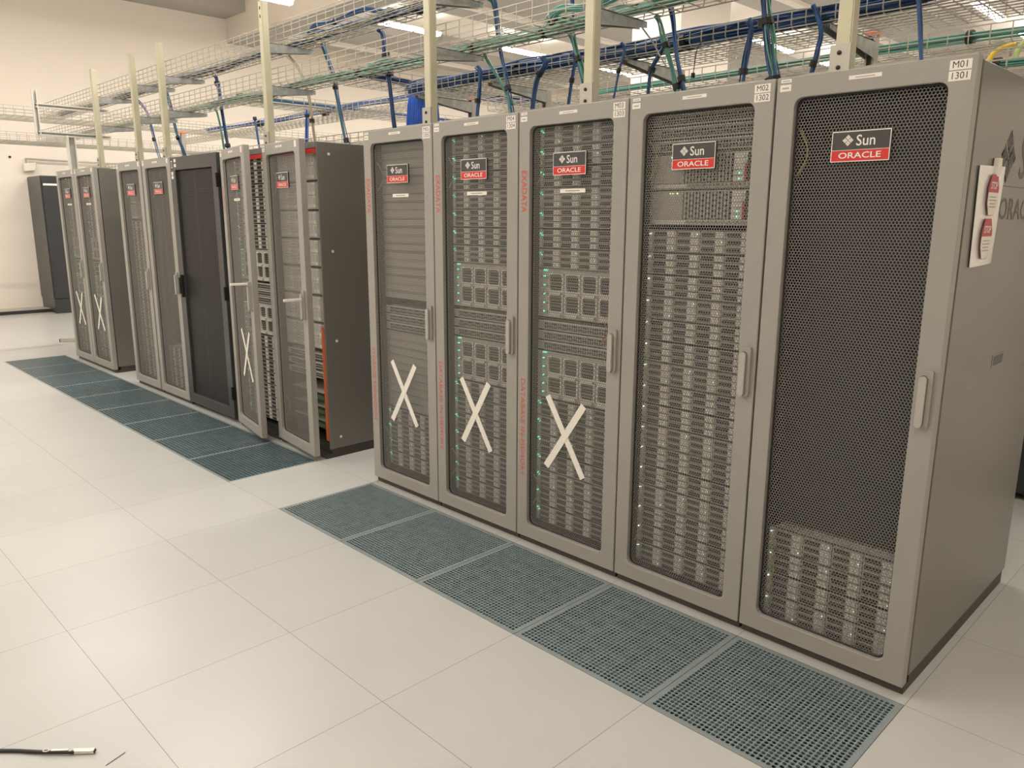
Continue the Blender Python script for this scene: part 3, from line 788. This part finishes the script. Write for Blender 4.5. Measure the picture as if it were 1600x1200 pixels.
def damper_mesh():
    m = MB(); S = 0.5975; n = 27; q = (S-0.04)/n; vs = []; fs = []; z = -0.022
    for j in range(n):
        for i in range(n):
            cx, cy = 0.02+q*(i+.5), 0.02+q*(j+.5); o = len(vs)
            for a, b in ((1,1),(-1,1),(-1,-1),(1,-1)): vs.append((cx+a*q/2, cy+b*q/2, z))
            for a, b in ((1,1),(-1,1),(-1,-1),(1,-1)): vs.append((cx+a*q*0.33, cy+b*q*0.33, z))
            for k in range(4): k2 = (k+1)%4; fs.append((o+k, o+k2, o+4+k2, o+4+k))
    m.add(vs, fs, DAMPER); return m.mesh('damper')
def damper_light():
    me = DM.copy(); me.materials.clear(); me.materials.append(DAMPER_L); return me
G1 = grille_mesh(34, True).mesh('grille'); G2 = grille_mesh(24, False).mesh('grille'); DM = damper_mesh(); DML = damper_light()
near = ['in front of the cabinet marked M01', 'in front of the cabinet marked M02', 'in front of the cabinet marked M03', 'in front of the cabinet marked M04', 'in front of the storage expansion cabinet']
for k in range(5):
    xa = 0.6 - 0.6*(k+1)
    if k == 0: xa = 0.0
    t = thing('perforated_floor_tile', 'round-holed steel floor tile ' + near[k], 'floor tile', (xa+0.00125 - (0.0 if k == 0 else 0), 0.00125, 0), 0, 'round-holed floor tiles along the near row')
    link('grille', G1, t); link('damper', DM, t)
# (tile strip starts at x=0.6)
fl_names = ['below the ajar door of the bare-sided cabinet', 'below the ajar tape-crossed door', 'in front of the black cabinet, its near half', 'in front of the black cabinet, its far half', 'in front of the cabinet just left of the black one',
            'in front of the cabinet second left of the black one', 'beside the gap before the far pair of cabinets', 'in front of the far pair of cabinets', 'at the far left end of the strip']
for k in range(9):
    t = thing('slotted_floor_tile', 'square-holed steel floor tile ' + fl_names[k], 'floor tile', (-3.0-0.6*(k+1)+0.00125, 0.00125, 0), 0, 'square-holed floor tiles along the far row')
    link('grille', G2, t); link('damper', DML if k in (1, 3, 4, 6) else DM, t)

# ------------------------------------------------------------------ trays, posts, cables
def tray(label, p0, p1, width, depth, side, rim_wires=2, bottom=6, step=0.1, wire=0.0028, mt=WIRE, name='wire_cable_tray', group='wire cable trays'):
    """p0->p1 centreless: front lower edge line; 'side' is the horizontal direction across"""
    p0 = Vector(p0); p1 = Vector(p1); d = (p1-p0); L = d.length; d.normalize(); sd = Vector(side).normalized(); up = Vector((0,0,1)); m = MB()
    for k in range(rim_wires+1):
        h = depth*(k+1)/(rim_wires+1)
        m.rod(p0+up*h, p1+up*h, wire*(1.15 if k == rim_wires else 1), mt); m.rod(p0+sd*width+up*h, p1+sd*width+up*h, wire, mt)
    for k in range(bottom+1): m.rod(p0+sd*width*k/bottom, p1+sd*width*k/bottom, wire, mt)
    n = int(L/step)
    for i in range(n+1):
        q = p0 + d*(i*step)
        m.tube([q+up*depth, q+up*0.012, q+sd*0.012-up*0.004, q+sd*(width-0.012)-up*0.004, q+sd*width+up*0.012, q+sd*width+up*depth], wire, mt, 4)
    o = m.build(name); tag(o, label, 'cable tray', group); return o
tray('upper wire tray carried by the posts over the front of the cabinets', (-9.3, 0.80, 2.655), (2.2, 0.80, 2.655), 0.29, 0.105, (0,1,0))
tray('lower wire tray carried by the posts over the front of the cabinets', (-9.3, 0.80, 2.392), (2.2, 0.80, 2.392), 0.29, 0.100, (0,1,0))
tray('wire tray lying low over the cabinet tops with teal cables', (-9.0, 1.20, 2.03), (2.2, 1.20, 2.03), 0.38, 0.068, (0,1,0), rim_wires=1, wire=0.0033)
tray('wire tray with the thick blue cable bundle behind the post trays', (-2.9, 1.30, 2.305), (2.2, 1.30, 2.305), 0.42, 0.060, (0,1,0), rim_wires=1, bottom=9, step=0.06)
tray('rearmost wire tray at the left, behind the bare-sided and black cabinets', (-8.6, 1.92, 2.395), (-3.4, 1.92, 2.395), 0.30, 0.07, (0,1,0), rim_wires=1, step=0.08)
tray('rearmost wire tray low behind the blue cable tray', (-2.8, 1.92, 2.26), (2.4, 1.92, 2.26), 0.30, 0.07, (0,1,0), rim_wires=1, step=0.08)
tray('wire tray crossing from the post trays toward the back near the blue coil', (-3.30, 1.10, 2.385), (-3.30, 4.9, 2.385), 0.34, 0.06, (1,0,0), rim_wires=1)
tray('upper wire tray crossing to the back wall side near the bare-sided cabinet', (-5.0, 1.10, 2.43), (-5.0, 4.9, 2.43), 0.34, 0.06, (1,0,0), rim_wires=1)
tray('low wire tray crossing the aisle beyond the far left cabinets', (-9.62, -5.0, 2.385), (-9.62, 6.0, 2.385), 0.32, 0.09, (1,0,0), rim_wires=1)
tray('high wire tray crossing the aisle beyond the far left cabinets', (-9.66, -5.0, 2.66), (-9.66, 6.0, 2.66), 0.36, 0.105, (1,0,0))
def hung_rod(label, x, y, z0, z1):
    tag(MB().rod((x,y,z0),(x,y,z1),0.005,STEEL).box((x-0.18,y-0.02,z0-0.01),(x+0.18,y+0.02,z0+0.02),STEEL).build('threaded_hanger'), label, 'tray hanger', 'tray hangers')
# solid lips under the far cross trays are steel profiles
for zz, xx, lb in ((2.36, -9.64, 'long steel rail under the low crossing tray beyond the far cabinets'), (2.635, -9.68, 'long steel rail under the high crossing tray beyond the far cabinets')):
    tag(MB().box((xx, -5.0, zz), (xx+0.04, 6.0, zz+0.022), STEEL).build('steel_rail'), lb, 'rail', 'rails under the crossing trays')

def channel(m, a, b, w, mt, open_dir=(0,1,0)):
    a = Vector(a); b = Vector(b); d = (b-a).normalized(); o = Vector(open_dir); s = d.cross(o).normalized(); t = 0.004
    def plate(c0, c1, q0, q1):
        vs = []
        for e in (a, b):
            for (u, v) in ((c0,q0),(c1,q0),(c1,q1),(c0,q1)): vs.append(e + s*u + o*v)
        m.add(vs, [(0,1,2,3),(7,6,5,4),(0,4,5,1),(1,5,6,2),(2,6,7,3),(3,7,4,0)], mt)
    plate(-w/2, w/2, -w/2, -w/2+t); plate(-w/2, -w/2+t, -w/2+t, w/2); plate(w/2-t, w/2, -w/2+t, w/2)
    plate(-w/2+t, -w/2+0.010, w/2-t, w/2); plate(w/2-0.010, w/2-t, w/2-t, w/2)
PX = [0.150, -0.908, -1.965, -3.66, -5.385, -6.0, -7.0]
PLAB = ['yellowish steel post standing over the M01 cabinet', 'yellowish steel post standing over the M03 cabinet', 'yellowish steel post over the joint of M04 and the storage expansion cabinet',
        'steel post standing behind the ajar cabinet doors', 'steel post standing over the cabinet just left of the black one', 'steel post standing over the cabinet second left of the black one', 'steel post standing over the gap beside the far pair of cabinets']
def arm(root, y0, y1, zt, hr, ht, name='bracket_arm'):
    m = MB(); w = 0.021; t = 0.003
    poly = [(y0, zt), (y1, zt), (y1, zt-ht), (y0, zt-hr)]
    m.prism(poly, 'x', w-t, w, GALV); m.prism(poly, 'x', -w, -w+t, GALV)
    m.prism([(y0, zt), (y1, zt), (y1, zt-0.003), (y0, zt-0.003)], 'x', -w, w, GALV)
    m.build(name, root)
for k, x in enumerate(PX):
    t = thing('tray_post', PLAB[k], 'steel post', (x, 0.75, 1.99), 0, 'tray posts over the cabinets')
    m = MB(); channel(m, (0,0,0), (0,0,0.90), 0.044, POSTM)
    m.box((0.0225, -0.02, 0), (0.0265, 0.02, 0.90), POSTM)
    m.build('upright', t)
    m = MB().box((-0.05, -0.045, 0.0), (0.05, 0.06, 0.006), STEEL).box((-0.036, -0.030, 0.0), (0.030, -0.0235, 0.10), STEEL)
    m.tube([(-0.005, -0.034, 0.030), (-0.005, -0.030, 0.030)], 0.007, SEAM, 8); m.tube([(-0.005, -0.034, 0.075), (-0.005, -0.030, 0.075)], 0.007, SEAM, 8)
    m.build('base_bracket', t)
    arm(t, 0.022, 0.345, 0.655, 0.062, 0.025); arm(t, 0.022, 0.345, 0.393, 0.062, 0.025)
    m = MB()
    for zz in (0.80, 0.85): m.box((-0.005, -0.0235, zz), (0.005, -0.0218, zz+0.018), SEAM)
    if k == 3: m.build('slots', t)
# frame post at the far left
t = thing('strut_stand', 'silver strut frame standing over the far left pair of cabinets', 'steel frame', (-7.88, 0.75, 1.99), 0)
m = MB(); channel(m, (0.0,0,0), (0.0,0,0.36), 0.075, ALU, (1,0,0)); m.build('upright', t)
m = MB(); channel(m, (0,-0.29,0.35), (0,-0.29,0.79), 0.045, ALU, (1,0,0)); m.build('upright', t)
for zz in (0.365, 0.632):
    m = MB(); channel(m, (0,-0.29,zz), (0,0.40,zz), 0.042, ALU, (1,0,0)); m.build('crossbar', t)
m = MB(); m.box((-0.06,-0.06,0.0),(0.06,0.06,0.006),ALU); m.build('base_bracket', t)
# back posts with orange caps and arms toward the front
for x, zc, lb in ((-3.43, 2.44, 'short steel post with orange cap beside the bright blue cable coil'), (-2.80, 2.33, 'short steel post with orange cap right of the bright blue cable coil'),
                  (-0.18, 2.34, 'short steel post with orange cap above the M01 cabinet'), (-7.55, 2.44, 'short steel post with orange cap above the black cabinet')):
    t = thing('capped_post', lb, 'steel post', (x, 1.78, 1.985), 0, 'orange-capped posts')
    H = zc - 1.985
    m = MB(); channel(m, (0,0,0), (0,0,H-0.012), 0.042, STEEL, (0,-1,0)); m.build('upright', t)
    MB().box((-0.026,-0.026,H-0.02),(0.026,0.026,H),ORCAP).build('cap', t, bevel=0.004)
    if x > -3: arm(t, -0.022, -0.47, 0.313, 0.070, 0.02)
for x in (-1.17, -2.12):
    t = thing('tray_bracket', 'galvanised bracket arm under the blue cable tray above the %s cabinet' % ('M02' if x > -1.5 else 'M04'), 'bracket', (x, 1.78, 1.985), 0, 'bracket arms under the blue cable tray')
    m = MB(); channel(m, (0,0,0), (0,0,0.32), 0.042, STEEL, (0,-1,0)); m.build('upright', t); arm(t, -0.022, -0.47, 0.313, 0.070, 0.02)

def smooth(pts, n=8):
    pts = [Vector(p) for p in pts]
    if len(pts) < 3:
        return [pts[0].lerp(pts[-1], i/n) for i in range(n+1)]
    out = []; P = [pts[0]*2-pts[1]] + pts + [pts[-1]*2-pts[-2]]
    for i in range(1, len(P)-2):
        for k in range(n):
            t = k/n; a, b, c, d = P[i-1], P[i], P[i+1], P[i+2]
            out.append(0.5*((2*b) + (c-a)*t + (2*a-5*b+4*c-d)*t*t + (3*b-a-3*c+d)*t**3))
    out.append(pts[-1]); return out
def bundle(label, pts, R, mats, n=10, r=0.0035, flat=1.0, ties=(), name='cable_bundle', group=None, seg=8, seed=None, fray=0.0, category='cable bundle', sides=5, wob=0.25):
    rnd = random.Random(seed if seed is not None else hash(label) % 1000 if False else len(label))
    path = smooth(pts, seg); K = len(path)
    frames = []; up = None
    for i, p in enumerate(path):
        t = (path[min(i+1,K-1)] - path[max(i-1,0)]).normalized()
        if up is None: up = Vector((0,0,1)) if abs(t.z) < 0.8 else Vector((1,0,0))
        u = (up - t*up.dot(t)).normalized(); up = u; frames.append((p, u, t.cross(u)))
    t0 = link(name, None); tag(t0, label, category, group); t0.location = path[0]
    m = MB(); base = path[0]
    for k in range(n):
        a0 = rnd.uniform(0, 2*math.pi); rr = R*math.sqrt(rnd.random()); ph = rnd.uniform(0, 6.28); fr = rnd.uniform(0.15, 0.5); tw = rnd.uniform(-0.03, 0.03)
        L = []
        for i, (p, u, v) in enumerate(frames):
            e = 1 + fray*((2*i/(K-1)-1)**4)
            ra = rr*e*(1 + wob*math.sin(ph + i*fr)); aa = a0 + tw*i + 0.35*math.sin(ph*2 + i*fr*0.6)
            L.append(p + u*math.sin(aa)*ra*flat + v*math.cos(aa)*ra - base)
        m.tube(L, r, mats[k % len(mats)], sides)
    m.build('strands', t0)
    for f in ties:
        i = min(K-2, max(1, int(f*(K-1)))); p, u, v = frames[i]; tt = u.cross(v).normalized()
        mt_ = MB(); prof = [(-0.012, 1), (0.012, 1)]
        vs = []; N = 10
        for s_, _ in prof:
            for q in range(N):
                a = 2*math.pi*q/N; rad = R*1.12+r*1.3
                vs.append(p - base + tt*s_ + u*math.sin(a)*rad*flat + v*math.cos(a)*rad)
        mt_.add(vs, [(q, (q+1)%N, N+(q+1)%N, N+q) for q in range(N)] + [tuple(range(N)), tuple(range(2*N-1, N-1, -1))], DARKC)
        mt_.build('cable_tie', t0, label='black tie wrap')
    return t0
B = [BLUE1, BLUE2, BLUE1]; TL = [TEAL1, TEAL2, TEAL1]; BT = [BLUE1, TEAL1, BLUE2]
def wavy(x0, x1, y, z, step=0.5, ay=0.02, az=0.008, seed=1):
    rnd = random.Random(seed); n = max(2, int(abs(x1-x0)/step)); return [(x0+(x1-x0)*i/n, y+rnd.uniform(-ay, ay), z+rnd.uniform(-az, az)) for i in range(n+1)]
# runs along the trays
bundle('dark blue bundle lying along the back of the upper post tray', wavy(-9.2, 2.1, 1.035, 2.688, seed=2), 0.040, [BLUE2, BLUE1, BLUE2], 24, 0.0046, 0.62, ties=[.1,.2,.3,.38,.47,.6,.7,.8,.9], seg=5, group='cable bundles along the trays')
bundle('teal bundle lying along the back of the lower post tray', wavy(-5.2, 2.1, 1.04, 2.42, seed=3), 0.034, TL, 22, 0.0044, 0.6, ties=[.15,.3,.45,.52,.66,.8], seg=5, group='cable bundles along the trays')
bundle('thin teal bundle in the far end of the lower post tray', wavy(-8.2, -5.0, 0.98, 2.41, seed=13), 0.02, TL+[BEIGE], 8, 0.0035, 0.6, ties=[.5], seg=5, group='cable bundles along the trays')
bundle('pale loose cables spread flat in the upper post tray', wavy(-9.2, 2.1, 0.93, 2.668, ay=0.03, seed=4), 0.055, [BEIGE, WIRE, BEIGE, YGREEN], 5, 0.0022, 0.12, seg=5, group='cable bundles along the trays')
bundle('thick blue bundle filling the tray behind the posts', wavy(-2.95, 2.1, 1.365, 2.352, ay=0.012, seed=5, step=0.35), 0.040, [BLUE1, BLUE2, BLUE1], 38, 0.0042, 0.75, ties=[.2,.42,.62,.78], seg=5, fray=0.0, wob=0.45, group='cable bundles along the trays')
bundle('teal bundle along the low tray over the cabinet tops', wavy(-2.6, 2.1, 1.36, 2.075, seed=6), 0.024, TL, 11, 0.004, 0.8, ties=[.3,.5,.66,.8], seg=5, group='cable bundles along the trays')
bundle('teal and blue bundle along the rearmost tray', wavy(-2.0, 2.3, 2.0, 2.30, seed=7), 0.03, TL, 10, 0.004, 0.8, ties=[.5], seg=5, group='cable bundles along the trays')
bundle('blue bundle in the far half of the rearmost tray', wavy(-7.4, -3.4, 2.0, 2.445, seed=8), 0.034, [BLUE1, BLUE3, BLUE2], 10, 0.0042, 0.8, ties=[.3,.62], seg=5, group='cable bundles along the trays')
bundle('dark blue bundle crossing on the tray toward the back', [(-3.15,1.12,2.45),(-3.15,1.6,2.42),(-3.1,2.3,2.41),(-3.12,4.8,2.42)], 0.045, B, 14, 0.0045, 0.5, seg=6, group='cable bundles along the trays')
bundle('teal and blue bundle crossing on the far tray toward the back', [(-4.85,1.12,2.47),(-4.8,1.8,2.46),(-4.85,4.8,2.47)], 0.045, BT, 12, 0.0045, 0.5, seg=6, group='cable bundles along the trays')
# the long blue loop resting in the upper tray and the teal loop in the lower one
def loop(cx, cy, z, a, b, n=24, t0=0.0, t1=1.0): return [(cx + a*math.cos(2*math.pi*(t0+(t1-t0)*i/n)), cy + b*math.sin(2*math.pi*(t0+(t1-t0)*i/n)), z + 0.012*math.sin(i*1.3)) for i in range(n+1)]
bundle('long flat loop of blue cable lying in the upper post tray', loop(-3.02, 0.965, 2.70, 0.42, 0.095), 0.016, B, 9, 0.004, 0.8, ties=[.12,.3,.5,.75], seg=2)
bundle('flat loop of teal cable lying in the lower post tray by the M03 post', loop(-1.02, 0.95, 2.435, 0.30, 0.10), 0.020, TL, 9, 0.004, 0.8, ties=[.2,.5], seg=2)
bundle('knot of teal cable at the lower tray edge beside the big blue drop', loop(-2.72, 0.99, 2.42, 0.10, 0.06, 12), 0.014, TL, 6, 0.004, 0.8, seg=2)
# drops
G = 'cable drops from the post trays'
def drop(label, pts, R, mats, n=8, r=0.0036, ties=(.5,), group=G, end=2.0, fray=0.0):
    pts = list(pts); q = pts[1]; pts[0] = (q[0]-0.012, q[1]-0.012, q[2]+0.035) if 0 < pts[0][2] - q[2] < 0.06 else pts[0]; x, y, z = pts[-1]; px_, py_, pz_ = pts[-2]
    f = (z-end)/max(1e-3, (pz_-z)); pts.append((x+(x-px_)*f, y+0.01, end))
    return bundle(label, pts, R, mats, n, r, ties=ties, group=group, seg=6, fray=fray)
Yd = 1.11
drop('blue cable drop over the black cabinet', [(-5.22,1.095,2.66),(-5.18,Yd,2.63),(-5.14,Yd,2.50),(-5.06,Yd,2.11)], 0.017, B, 9, ties=(.35,.75))
drop('teal cable drop hanging beside the blue one over the black cabinet', [(-5.30,1.095,2.405),(-5.20,Yd,2.37),(-5.16,Yd,2.25),(-5.13,Yd,2.11)], 0.008, TL, 4, ties=())
drop('blue and teal cable drop over the bare-sided cabinet', [(-3.58,1.095,2.66),(-3.53,Yd,2.64),(-3.44,Yd,2.47),(-3.40,Yd,2.33),(-3.31,Yd,2.04)], 0.013, [BLUE2,BLUE1,TEAL1], 8, ties=(.55,.8), fray=.8)
drop('thick blue cable drop over the storage expansion cabinet', [(-2.90,1.095,2.66),(-2.86,Yd,2.63),(-2.84,Yd,2.51),(-2.81,Yd,2.40),(-2.76,Yd,2.08)], 0.019, [BLUE1,BLUE2,BLUE1,BLUE2], 11, ties=(.4,.62), fray=.6)
drop('beige cable drop over the ajar cabinet doors', [(-3.98,1.095,2.66),(-3.90,Yd,2.58),(-3.80,Yd,2.45),(-3.75,Yd,2.32),(-3.71,Yd,2.08)], 0.012, [BEIGE], 7, ties=(.7,), fray=1.0)
drop('blue and teal cable drop over the M04 cabinet', [(-1.92,1.095,2.66),(-1.88,Yd,2.63),(-1.85,Yd,2.48),(-1.82,Yd,2.36),(-1.78,Yd,2.23),(-1.74,Yd,2.07)], 0.012, BT, 8, ties=(.7,), fray=1.0)
drop('green strands slanting into the drop over the M04 cabinet', [(-2.0,1.095,2.405),(-1.93,Yd,2.36),(-1.84,Yd,2.26),(-1.80,Yd,2.20)], 0.008, TL, 4, ties=(), end=2.12)
drop('teal cable drop left of the M03 post', [(-1.42,1.095,2.405),(-1.33,Yd,2.38),(-1.30,Yd,2.30),(-1.26,Yd,2.20),(-1.23,Yd,2.08)], 0.013, [TEAL1,TEAL2,BLUE1], 9, ties=(.45,.8))
drop('short blue cable drop between the trays left of the M03 post', [(-1.36,1.095,2.66),(-1.35,Yd,2.58),(-1.33,Yd,2.49)], 0.010, B, 6, ties=(), end=2.43)
drop('straight blue cable drop over the M02 cabinet', [(-0.86,1.095,2.66),(-0.82,Yd,2.53),(-0.77,Yd,2.39),(-0.74,Yd,2.24),(-0.69,Yd,2.08)], 0.0115, B, 8, ties=(.75,))
drop('teal cable drop beside the straight blue one over the M02 cabinet', [(-0.85,1.095,2.405),(-0.83,Yd,2.37),(-0.80,Yd,2.29),(-0.76,Yd,2.19),(-0.73,Yd,2.10)], 0.011, TL, 7, ties=(.45,.8))
drop('grey cable curling down beside the teal drop over the M02 cabinet', [(-0.98,1.08,2.37),(-0.92,Yd,2.36),(-0.86,Yd,2.29),(-0.82,Yd,2.23)], 0.004, [GALV], 2, ties=(), end=2.18)
drop('thick teal and blue cable drop over the joint of M01 and M02', [(-0.40,1.05,2.62),(-0.36,Yd,2.46),(-0.335,Yd,2.32),(-0.305,Yd,2.16),(-0.28,Yd,2.06)], 0.024, [TEAL1,BLUE1,TEAL2,BLUE2], 18, ties=(.45,.78))
drop('single straight blue cable drop over the M01 cabinet', [(0.17,1.05,2.62),(0.20,Yd,2.40),(0.23,Yd,2.27),(0.26,Yd,2.08)], 0.007, B, 4, r=0.0042, ties=(.92,))
drop('blue cable drop over the second cabinet left of the black one', [(-6.85,1.05,2.66),(-6.75,Yd,2.54),(-6.64,Yd,2.33),(-6.53,Yd,2.12)], 0.012, B, 6, ties=(.6,))
drop('blue teal cable drop over the cabinet left of the black one', [(-6.19,1.095,2.66),(-6.14,Yd,2.50),(-6.07,Yd,2.29),(-5.97,Yd,2.14)], 0.014, BT, 7, ties=(.6,))
G2_ = 'cable drops from the blue cable tray'
drop('bright blue cable drop above the left half of the M04 cabinet', [(-2.2,1.36,2.37),(-2.18,1.28,2.35),(-2.18,1.27,2.24),(-2.19,1.27,2.11)], 0.012, [BLUE1], 8, ties=(.6,), group=G2_)
drop('curving blue cable drop above the left half of the M03 cabinet', [(-1.60,1.31,2.345),(-1.66,1.27,2.33),(-1.72,1.27,2.26),(-1.75,1.27,2.11)], 0.016, B, 10, ties=(.45,), group=G2_)
drop('narrow blue cable drop beside the M03 post', [(-1.45,1.31,2.345),(-1.46,1.28,2.33),(-1.48,1.28,2.23),(-1.50,1.28,2.10)], 0.008, B, 5, ties=(.5,), group=G2_, fray=.8)
drop('thin blue cable drop right of the M03 post', [(-1.10,1.31,2.345),(-1.15,1.28,2.33),(-1.18,1.28,2.24),(-1.21,1.28,2.10)], 0.006, B, 4, ties=(.5,), group=G2_)
drop('blue cable drop bending behind the straight one over the M02 cabinet', [(-0.86,1.31,2.345),(-0.92,1.27,2.31),(-0.98,1.27,2.22),(-0.99,1.27,2.10)], 0.013, B, 8, ties=(.5,), group=G2_)
drop('blue cable drop above the right half of the M02 cabinet', [(-0.47,1.31,2.345),(-0.485,1.27,2.32),(-0.50,1.27,2.21),(-0.51,1.27,2.10)], 0.014, B, 9, ties=(.65,), group=G2_, fray=.5)
drop('bowed blue cable drop above the left half of the M01 cabinet', [(-0.26,1.31,2.345),(-0.205,1.27,2.33),(-0.18,1.27,2.26),(-0.19,1.27,2.19),(-0.21,1.27,2.10)], 0.009, B, 5, ties=(.7,), group=G2_)
tb = bundle('thin black cable with a round end dangling over the M02 cabinet', [(-0.72,1.30,2.32),(-0.745,1.28,2.28),(-0.76,1.28,2.17)], 0.001, [DARKC], 1, 0.0022, seg=6)
mk = MB(); mk.tube([(0,0,0.010),(0,0,0.006),(0,0,-0.006),(0,0,-0.010)], 0.009, DARKC, 8); mk.build('end_knob', tb, loc=(-0.04,-0.02,-0.15))
bundle('narrow blue cable drop behind the bare-sided cabinet', [(-4.79,1.7,2.42),(-4.80,1.7,2.30),(-4.83,1.7,2.0)], 0.014, [BLUE1,BLUE3], 7, ties=(.3,), seg=6)
bundle('narrow dark cable drop behind the ajar tape-crossed door', [(-5.72,1.7,2.44),(-5.70,1.7,2.36),(-5.63,1.7,2.0)], 0.012, B, 6, ties=(.2,), seg=6)
# bright blue coil hanging beside the orange capped post
t = thing('cable_coil', 'bright blue coil of cables hanging behind the post over the storage expansion cabinet', 'cable coil', (-2.97, 1.45, 2.0))
for k in range(9):
    dx = -0.075 + k*0.019
    MB().tube([(dx*1.0, 0.02*math.sin(k), 0.02), (dx*1.15, -0.02, 0.14), (dx*1.1, -0.01, 0.27), (dx*0.9, 0.0, 0.355), (dx*0.8, 0.05, 0.375), (dx*0.9, 0.10, 0.34), (dx, 0.11, 0.16), (dx, 0.10, 0.02)], 0.0105, BLUE3, 7).build('cable_strand', t)
# bits at the rear top right
t = thing('cable_duct', 'pale metal duct end on top of the M01 cabinet at the right edge', 'cable duct', (0.40, 1.52, 1.992))
m = MB(); channel(m, (-0.02, 0, 0.075), (0.30, 0, 0.075), 0.085, FIXM, (0,0,1)); m.build('duct', t); MB().box((-0.03,-0.05,0),(0.02,0.05,0.032),STEEL).build('clip', t)
bundle('yellow cable end sticking up at the right edge over the M01 cabinet', [(0.36,1.50,2.0),(0.35,1.55,2.13),(0.37,1.60,2.17),(0.41,1.63,2.185)], 0.001, [YELLOWC], 1, 0.010, seg=5, category='cable', name='yellow_cable')
bundle('pale green cable end at the right edge over the M01 cabinet', [(0.44,1.50,2.03),(0.44,1.55,2.15),(0.46,1.60,2.19),(0.54,1.63,2.20)], 0.001, [PGREEN], 1, 0.010, seg=5, category='cable', name='green_cable')

# wall fitting on the far wall
t = thing('wall_bracket', 'pale wall bracket holding a long thin rod above the far black cabinet', 'wall bracket', (WX, 1.66, 2.33))
MB().prism([(-0.06,-0.10),(0.10,-0.08),(0.12,0.05),(-0.06,0.03)], 'x', 0.0, 0.10, FIXM).build('bracket', t, bevel=0.01)
m = MB(); m.tube([(0.08,-0.02,0.10),(0.08,1.6,0.08)], 0.014, STEEL, 8); m.build('rod', t); MB().box((0.0,-0.01,0.04),(0.09,0.03,0.11),STEEL).build('clamp', t)
tag(MB().tube([(WX,1.44,2.45),(WX+0.02,1.44,2.45)], 0.018, SEAM, 10).build('wall_plug'), 'small dark round plug on the far wall', 'wall plug')
# strut offcut on the floor beyond the far left cabinet
t = thing('channel_offcut', 'short metal channel offcut on the floor behind the far left cabinet', 'metal offcut', (-9.45, 0.84, 0.001))
m = MB(); channel(m, (0.0,0.0,0.022), (0.35,0.45,0.022), 0.042, STEEL, (0,0,-1)); m.build('channel', t)
MB().box((-0.02,-0.012,0.002),(0.02,0.004,0.04),SEAM).build('end_cap', t).rotation_euler = (0,0,0.9-1.57)
# cable with silver plug, bottom left
t = thing('connector_cable', 'black cable with silver plug and pull ring lying on the floor', 'cable', (-1.05, -1.42, 0))
m = MB(); m.tube([Vector(p)-Vector((-1.05,-1.42,0)) for p in smooth([(-1.62,-2.06,0.006),(-1.40,-1.80,0.006),(-1.19,-1.555,0.006),(-1.09,-1.462,0.007),(-1.02,-1.395,0.0085)], 8)], 0.0055, DARKC, 8); m.build('cord', t)
d = Vector((0.67, 0.742, 0)).normalized(); ang = math.atan2(d.y, d.x)
h = MB(); h.box((0, -0.0068, 0.002), (0.068, 0.0068, 0.013), SILVER); h.box((0.058,-0.0055,0.004),(0.071,0.0055,0.0115),SEAM); h.box((-0.004,-0.0072,0.0015),(0.006,0.0072,0.0135),STEEL)
pl = h.build('plug', t, bevel=0.001, loc=(0.018, 0.020, 0)); pl.rotation_euler = (0,0,ang)
h = MB(); h.box((0.014,-0.0035,0.0135),(0.062,0.0035,0.0146),WHITE)
ri = [(0.0055*math.cos(a*math.pi/6), 0.009*math.sin(a*math.pi/6)) for a in range(13)]
h.tube([(q[1], q[0], 0.0135) for q in ri], 0.0014, WHITE, 5)
pt = h.build('pull_ring', t, loc=(-0.028, -0.032, 0)); pt.rotation_euler = (0,0,ang); pt['label'] = 'white pull ring and strap'
tag(MB().tube([(-0.905,-1.345,0.001),(-0.925,-1.285,0.0016)], 0.0010, LOGO_D, 5).build('wire_scrap'), 'tiny dark scrap of wire on the floor near the silver plug', 'scrap')
